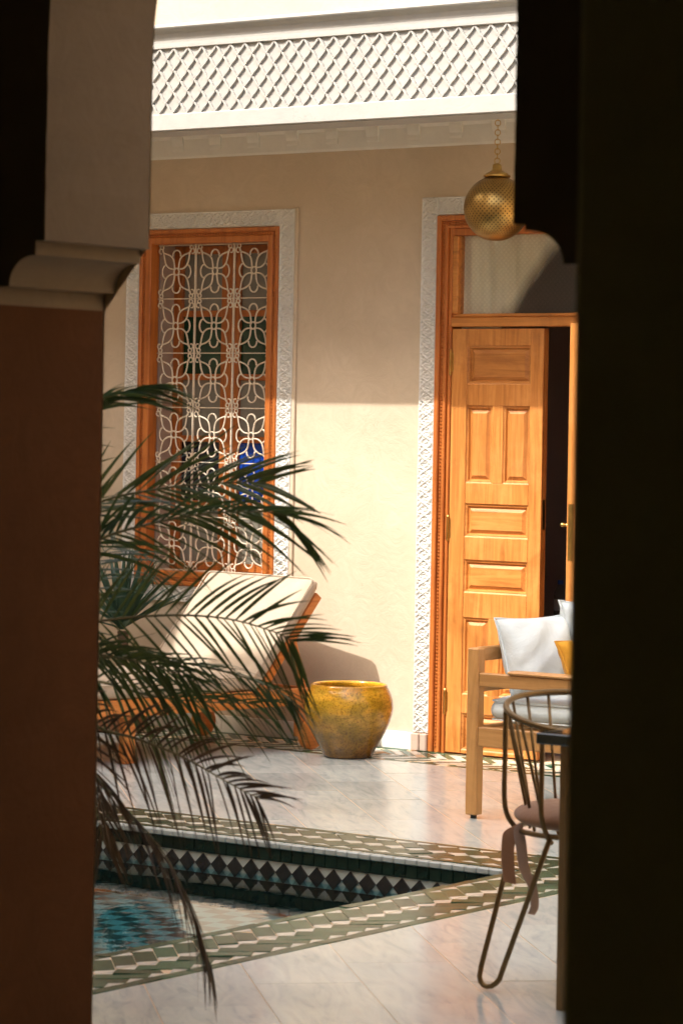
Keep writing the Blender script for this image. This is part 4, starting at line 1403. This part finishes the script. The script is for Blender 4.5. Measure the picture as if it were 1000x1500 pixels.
# pillows lean on the sofa back (plane roughly facing +X)
def lean(yaw, tilt, spin=0):
    return (Matrix.Rotation(R(yaw), 3, 'Z') @ Matrix.Rotation(R(90 - tilt), 3, 'Y') @ Matrix.Rotation(R(spin), 3, 'Z')).to_euler()
pillow('throw_pillow', (.37, .33), .20, (-6.44, 10.20, .630), lean(-30, 24, 2), 'linen', 'white linen pillow with piped edge at the sofa corner nearest its back post', 1)
pillow('throw_pillow', (.38, .40), .20, (-6.33, 10.50, .675), lean(-12, 20, -3), 'linen', 'white linen pillow further along the sofa, behind the piped one', 2)
pillow('throw_pillow', (.24, .25), .12, (-6.19, 10.17, .618), lean(-20, 28, 4), 'mustard', 'small mustard yellow pillow leaning on the white pillows', 3)

# ---- wire chair (frame axes: camera-aligned directions e = right, g = away)
ca, sa = math.cos(YAW), math.sin(YAW)
CH = Vector((.70 * ca - 8.30 * sa, .70 * sa + 8.30 * ca, 0))
ch = thing('wire_chair', 'brown metal wire chair with round back and hairpin legs beside the table', 'chair', CH)
ch.rotation_euler = (0, 0, YAW)        # local x = right, y = away
def rim_pt(a, r=.232):
    # a in degrees; the back is up-left (130), the front (-50) is open
    z = .765 + .040 * math.cos(R(a - 110))
    return Vector((r * math.cos(R(a)), r * math.sin(R(a)), z))
rim = [rim_pt(a, .232) for a in range(0, 360, 6)]
local(ch, MB().tube(rim, .0085, 10, True), 'top_rail', M['chairmetal'], ch, True)
seatr = .195; sz = .445
local(ch, MB().tube([(seatr * math.cos(2 * PI * i / 40), seatr * math.sin(2 * PI * i / 40), sz) for i in range(40)], .0075, 8, True), 'seat_ring', M['chairmetal'], ch, True)
for a in range(-112, 230, 19):
    t_ = rim_pt(a); b_ = Vector((seatr * .93 * math.cos(R(a + 6)) + .022, seatr * .93 * math.sin(R(a + 6)), sz))
    local(ch, MB().tube([t_, b_], .0044, 8), 'spindle', M['chairmetal'], ch, True)
for k in range(3):
    base = 184 + 120 * k
    dirv = Vector((math.cos(R(base)), math.sin(R(base)), 0)); sd = Vector((math.cos(R(base + 144)), math.sin(R(base + 144)), 0)); pr2 = Vector((-dirv.y, dirv.x, 0))
    pa = dirv * (seatr + .002) + pr2 * (-.01) ; pb_ = dirv * (seatr * .64) + pr2 * .15
    foot = dirv * .272 + Vector((0, 0, .0085)); foot.z = .010
    a_top = Vector((pa.x, pa.y, sz)); b_top = Vector((pb_.x, pb_.y, sz))
    mid = foot + dirv * 0
    lo1 = foot + sd * (-.034) + dirv * -.012 + Vector((0, 0, .05)); lo2 = foot + sd * .034 + dirv * -.012 + Vector((0, 0, .05))
    loop = [a_top.lerp(lo1, t_) for t_ in (0, .25, .5, .75, .93)] + [lo1] + [foot + sd * (.034 * math.cos(PI - PI * i / 8)) + dirv * (-.010 * (1 - math.sin(PI * i / 8))) + Vector((0, 0, .040 * (1 - math.sin(PI * i / 8)))) for i in range(1, 8)] + [lo2] + [lo2.lerp(b_top, t_) for t_ in (.07, .25, .5, .75, 1)]
    local(ch, MB().tube(loop, .0075, 8), 'hairpin_leg', M['chairmetal'], ch, True)
# two uprights of the back frame
for aa in (178, 232):
    t_ = rim_pt(aa); b_ = Vector((seatr * 1.02 * math.cos(R(aa)), seatr * 1.02 * math.sin(R(aa)), sz))
    pts = cat_spline([t_, t_ + Vector((0, 0, -.12)), Vector((t_.x * .99, t_.y * .99, sz + .06)), b_, b_ * .9 + Vector((0, 0, sz * .1 - .02))], 5)
    local(ch, MB().tube(pts, .0072, 8), 'upright', M['chairmetal'], ch, True)
cpad = thing('chair_pad', 'brown mauve seat pad with hanging tie ribbons on the wire chair', 'cushion', CH + Vector((0, 0, sz)))
cpad.rotation_euler = (0, 0, YAW)
pd = []
for i in range(13):
    t_ = i / 12
    a = -PI / 2 + PI * t_
    pd.append((.205 * (max(0, math.cos(a)) ** .45) + .0005, .040 + .034 * math.sin(a)))
o = local(cpad, MB().lathe(pd, 40), 'pad', M['suede'], cpad, True)
def ribbon(pts, wdt, mat, nm, tw=0):
    P_ = cat_spline(pts, 6); mb = MB(); vs = []
    for i, q in enumerate(P_):
        t_ = i / (len(P_) - 1)
        ang = tw * t_
        dv_ = Vector((math.cos(ang), math.sin(ang), .25 * math.sin(5 * t_))) * wdt * (.5 + .5 * min(1, t_ * 4)) * .5
        th = Vector((-math.sin(ang), math.cos(ang), 0)) * .0015
        vs += [q - dv_ - th, q + dv_ - th, q + dv_ + th, q - dv_ + th]
    fs = []
    for i in range(len(P_) - 1):
        for j in range(4):
            fs.append((i * 4 + j, i * 4 + (j + 1) % 4, i * 4 + 4 + (j + 1) % 4, i * 4 + 4 + j))
    fs += [(3, 2, 1, 0), tuple(len(vs) - 4 + j for j in range(4))]
    mb.add(vs, fs)
    return autosmooth(local(cpad, mb, nm, M[mat], cpad), 60)
ribbon([(-.19, -.03, .015), (-.215, -.035, .0), (-.222, -.04, -.03), (-.222, -.042, -.09), (-.215, -.045, -.145)], .036, 'suede', 'tie_ribbon', .2)
ribbon([(-.188, -.05, .018), (-.195, -.055, .005), (-.187, -.06, -.04), (-.178, -.06, -.10), (-.155, -.066, -.15), (-.148, -.07, -.20), (-.158, -.075, -.225)], .030, 'suede2', 'tie_ribbon', .9)
ribbon([(-.06, -.17, .0), (-.075, -.185, -.02), (-.07, -.19, -.06)], .028, 'suede', 'tie_ribbon', .5)

# ---- table at the right edge
tb_ = thing('dining_table', 'dark polished table with a bronze panel leg at the right edge', 'table', (-4.25, 6.80, 0))
local(tb_, MB().box(-.03, 1.1, -.03, .62, .712, .742, .003), 'table_top', M['tabletop'], tb_)
local(tb_, MB().box(.012, .10, .025, .085, 0, .712, .003), 'leg', M['tableleg'], tb_)
local(tb_, MB().box(.55, .64, .50, .56, 0, .712, .003), 'leg', M['tableleg'], tb_)
local(tb_, MB().box(.86, .95, .025, .085, 0, .712, .003), 'leg', M['tableleg'], tb_)

# ---- potted palm beside the left pier
palm = thing('potted_palm', 'feathery dark green date palm leaning in from behind the left pier over the pool', 'palm', (-5.62, 5.86, 0))
pp = [(.11, 0), (.14, .02), (.165, .30), (.18, .34), (.18, .37), (.16, .37), (.155, .33), (.001, .32)]
local(palm, MB().lathe(pp, 36), 'pot', M['terracotta'], palm, True)
local(palm, MB().lathe([(.154, .325), (.1, .34), (.001, .345)], 24, caps=False), 'soil', M['soil'], palm, True)
tk = []
for i in range(34):
    t_ = i / 33
    tk.append((.25 * t_ ** 1.4, .19 * t_ ** 1.4, .32 + .58 * t_))
local(palm, MB().tube(tk, [.042 + .012 * (i % 3 == 0) + .01 * math.sin(i / 33 * PI) for i in range(34)], 12), 'trunk', M['trunk'], palm)

def frond(pts, Lmax, nl, side, droop, mat='palm', seed=0, wdt=.0088, a0=62, a1=32, prof=None, r0=.006, lift=.15, t0=.16):
    rr = random.Random(seed)
    P_ = cat_spline(pts, 10)
    off = Vector((-5.62, 5.86, 0))
    P_ = [q - off for q in P_]
    k = len(P_)
    base = local(palm, MB().tube(P_, [r0 * (1 - .8 * i / (k - 1)) for i in range(k)], 6), 'frond', M['rachis'], palm, True)
    lf = MB()
    side = Vector(side).normalized()
    for s in (1, -1):
        for i in range(nl):
            t = t0 + (1 - t0) * (i + rr.uniform(-.25, .25) + (.25 if s > 0 else -.0)) / nl
            t = min(max(t, .05), 1.0)
            f_ = t * (k - 1); i0 = min(int(f_), k - 2); fr_ = f_ - i0
            q = P_[i0].lerp(P_[i0 + 1], fr_)
            T = (P_[i0 + 1] - P_[i0]).normalized()
            Sd = (side - T * side.dot(T)).normalized()
            Nn = T.cross(Sd)
            ang = R(a0 + (a1 - a0) * t + rr.gauss(0, 3.2))
            d = T * math.cos(ang) + Sd * s * math.sin(ang) + Nn * (lift + rr.gauss(0, .07))
            d.normalize()
            L = Lmax * (.46 + .60 * math.sin(PI * min(1, .12 + .84 * t))) * rr.uniform(.86, 1.06)
            if rr.random() < .05: L *= .55
            dr = droop * rr.uniform(.6, 1.5)
            wv = d.cross(Nn).normalized()
            tw = rr.gauss(0, .3)
            wv = (wv * math.cos(tw) + Nn * math.sin(tw)).normalized()
            ns = 6; vs = []; fs = []
            w_ = wdt * rr.uniform(.75, 1.2)
            for a in range(ns + 1):
                u = a / ns
                c_ = q + d * (L * u) + Vector((0, 0, -1)) * (dr * L * u * u)
                ww = w_ * (min(1, .35 + u * 3.2)) * (1 - u ** 2.2) * .5 + .0004
                nn = d.cross(wv)
                vs += [c_ - wv * ww + nn * ww * .35, c_, c_ + wv * ww + nn * ww * .35]
            for a in range(ns):
                o_2 = a * 3
                fs += [(o_2, o_2 + 1, o_2 + 4, o_2 + 3), (o_2 + 1, o_2 + 2, o_2 + 5, o_2 + 4)]
            lf.add(vs, fs)
    lo = bpy.data.objects.new('leaflets', lf.mesh('leaflets', True, fix=False)); COL.objects.link(lo)
    lo.data.materials.append(M[mat]); lo.parent = base
    tag(lo, kind='stuff')
    return base

ROOT = (-5.37, 6.05, .86)
UP = (0.1, 0, 1)
frond([ROOT, (-5.40, 6.05, 1.25), (-5.341, 6.068, 1.506), (-5.243, 6.078, 1.598), (-5.138, 6.093, 1.630), (-5.06, 6.107, 1.645)], .23, 24, (.2, -.9, .5), .18, seed=1, wdt=.011, a0=28, a1=14, t0=.45)
frond([ROOT, (-5.392, 6.093, 1.21), (-5.309, 6.153, 1.323), (-5.125, 6.226, 1.373), (-4.961, 6.283, 1.392), (-4.86, 6.33, 1.395)], .30, 26, (-.25, .35, .9), .12, seed=2, wdt=.0112, a0=34, a1=20, t0=.30)
frond([ROOT, (-5.324, 6.018, 1.124), (-5.242, 6.078, 1.225), (-5.071, 6.079, 1.277), (-4.91, 6.135, 1.313), (-4.75, 6.19, 1.322), (-4.71, 6.22, 1.312)], .28, 28, (.15, -.6, .75), .22, seed=3, wdt=.0112, a0=34, a1=24, t0=.28)
frond([ROOT, (-5.322, 6.02, .978), (-5.202, 6.046, 1.018), (-5.024, 6.113, 1.042), (-4.863, 6.169, 1.040), (-4.731, 6.203, 1.012), (-4.69, 6.24, .985)], .29, 32, (.1, -.15, 1), .14, seed=4, a0=52, a1=36, t0=.16)
frond([ROOT, (-5.331, 6.199, .906), (-5.197, 6.297, .905), (-5.031, 6.357, .885), (-4.911, 6.444, .838), (-4.87, 6.47, .80)], .24, 34, (.3, -.7, .5), .22, seed=5, wdt=.0105, a0=44, a1=34, t0=.12)
frond([ROOT, (-5.321, 6.021, .851), (-5.133, 5.973, .755), (-5.014, 5.998, .727), (-4.85, 5.993, .691), (-4.70, 5.988, .640), (-4.63, 6.03, .600)], .22, 32, (.45, -.1, .8), .22, 'palmdry', seed=6, a0=60, a1=38, t0=.22)
frond([ROOT, (-5.253, 5.947, .788), (-5.073, 5.893, .646), (-4.943, 5.864, .572), (-4.793, 5.849, .466), (-4.70, 5.857, .321), (-4.665, 5.885, .19)], .20, 50, (.5, -.6, .6), .25, 'palmdry', seed=7, a0=28, a1=12, t0=.2)
frond([ROOT, (-5.30, 6.00, .93), (-5.18, 6.02, .935), (-5.05, 6.08, .915), (-4.95, 6.16, .87)], .26, 26, (.2, -.3, .9), .5, seed=11, wdt=.0105, a0=44, a1=34, t0=.1)
frond([ROOT, (-5.446, 6.363, .824), (-5.37, 6.48, .785), (-5.278, 6.61, .765), (-5.184, 6.74, .760)], .24, 16, (.2, -.4, .8), .30, seed=9, a0=52, a1=24, t0=.2)
frond([ROOT, (-5.28, 5.98, .80), (-5.19, 5.96, .70), (-5.12, 5.95, .58), (-5.08, 5.95, .46)], .2, 24, (.6, .4, .3), .3, 'palmdry', seed=13, a0=50, a1=20, t0=.1)
for k, (dx, dy, hz) in enumerate(((-.5, .05, .9), (-.42, .35, 1.1), (-.35, -.45, .8), (-.1, .55, 1.1), (-.55, -.2, .6), (-.2, .2, 1.55))):
    r0_ = Vector(ROOT)
    frond([r0_, r0_ + Vector((dx * .3, dy * .3, (hz - .86) * .5 + .12)), r0_ + Vector((dx * .65, dy * .65, (hz - .86) * .85 + .14)), r0_ + Vector((dx, dy, hz - .86))], .22, 24, (-dy, dx, .3), .25, seed=20 + k)

# ---- spiky yucca by the wall under the window
yu = thing('spiky_yucca', 'blue-green sword-leaved yucca in a pot under the window', 'plant', (-9.72, 11.50, 0))
local(yu, MB().lathe([(.10, 0), (.13, .02), (.155, .24), (.165, .26), (.165, .29), (.145, .29), (.14, .26), (.001, .25)], 32), 'pot', M['terracotta'], yu, True)
local(yu, MB().lathe([(.138, .255), (.001, .27)], 20, caps=False), 'soil', M['soil'], yu, True)
local(yu, MB().tube([(0, 0, .25), (.01, 0, .40), (.0, .01, .50)], [.03, .026, .03], 10), 'trunk', M['trunk'], yu, True)
rr = random.Random(12)
for k in range(46):
    az = rr.uniform(0, 2 * PI); el = rr.uniform(R(14), R(84)); L = rr.uniform(.34, .50)
    d = Vector((math.cos(az) * math.cos(el), math.sin(az) * math.cos(el), math.sin(el)))
    if d.y > 0.45: d.y *= .5; d.normalize()
    wv = d.cross(Vector((0, 0, 1))).normalized(); nn = wv.cross(d)
    mb = MB(); vs = []; fs = []; ns = 5
    for a in range(ns + 1):
        u = a / ns
        c_ = Vector((0, 0, .46 + .06 * rr.random() * 0 + .05)) + d * L * u + Vector((0, 0, -.10 * L * u * u * math.cos(el)))
        ww = .017 * (0.7 + 1.2 * u if u < .25 else 1.0) * (1 - u ** 2.4) + .0006
        vs += [c_ - wv * ww + nn * ww * .5, c_, c_ + wv * ww + nn * ww * .5]
    for a in range(ns):
        o2 = a * 3
        fs += [(o2, o2 + 1, o2 + 4, o2 + 3), (o2 + 1, o2 + 2, o2 + 5, o2 + 4)]
    mb.add(vs, fs)
    lf = bpy.data.objects.new('leaf', mb.mesh('leaf', True, fix=False)); COL.objects.link(lf); lf.data.materials.append(M['yucca']); lf.parent = yu

# ---- inside the doorway
# pale curtain behind the transom
cr = MB(); nu, nv = 60, 30
pts = []
for i in range(nu + 1):
    u = i / nu
    x = -7.98 + u * 1.0
    # lower edge sweeps up to the right
    zlo = 2.05 + 1.15 * max(0, u - .26) + .05 * math.sin(max(0, min(1, (u - .26) / .4)) * PI)
    zlo = min(zlo - .04, 2.49)
    shv = []
    for j in range(nv + 1):
        v_ = j / nv
        z = zlo + (2.5 - zlo) * v_
        pts.append((x, W + .050 + .006 * math.sin(u * 46 + v_ * 2) + .003 * math.sin(u * 91), z))
cr.v = pts
cr.f = [(i * (nv + 1) + j, (i + 1) * (nv + 1) + j, (i + 1) * (nv + 1) + j + 1, i * (nv + 1) + j + 1) for i in range(nu) for j in range(nv)]
o = cr.build('draped_curtain', M['curtain'], smooth=True, fix=False)
sh = o.data.attributes.new('sheer', 'FLOAT', 'POINT')
for i in range(nu + 1):
    for j in range(nv + 1):
        zv = pts[i * (nv + 1) + j][2]; zl = pts[i * (nv + 1)][2]
        d_ = (zv - zl) if i / nu > .22 else 1.0
        sh.data[i * (nv + 1) + j].value = max(0.0, 1 - d_ / .13) ** 1.0
tag(o, 'pale curtain swept up behind the patterned glass over the door', 'curtain')
# low table with bottle and a black rounded form of unknown kind
tt = thing('side_table', 'dim side table inside the doorway carrying the water bottle', 'table', (-8.39, 13.5, 0))
local(tt, MB().lathe([(.001, .495), (.24, .495), (.245, .505), (.245, .515), (.24, .52), (.001, .52)], 32, caps=False), 'table_top', M['tabletop'], tt, True)
local(tt, MB().lathe([(.16, 0), (.16, .015), (.03, .03), (.025, .25), (.03, .495)], 24), 'pedestal', M['tabletop'], tt, True)
bt = thing('water_bottle', 'clear plastic water bottle with blue cap inside the doorway', 'bottle', (-8.385, 13.48, .521))
local(bt, MB().lathe([(.030, 0), (.034, .006), (.034, .05), (.032, .055), (.034, .06), (.034, .15), (.030, .175), (.016, .205), (.0125, .212), (.0125, .222)], 24), 'body', M['g_clear'], bt, True)
local(bt, MB().lathe([(.0345, .075), (.0347, .078), (.0347, .132), (.0345, .135)], 24, caps=False), 'label_band', M['label'], bt, True)
local(bt, MB().lathe([(.0145, .212), (.015, .214), (.015, .232), (.0135, .234), (.001, .234)], 20), 'cap', M['bottlecap'], bt, True)
dk = MB().lathe([(.001, 0), (.13, .0), (.15, .04), (.16, .2), (.155, .42), (.14, .58), (.11, .70), (.07, .765), (.001, .785)], 28)
o = dk.build('black_shape', M['blackcloth'], smooth=True)
o.location = (-8.62, 13.42, 0); o.scale = (.8, .6, 1)
tag(o, 'black rounded shape standing in the dark doorway beside the bottle', 'bag')
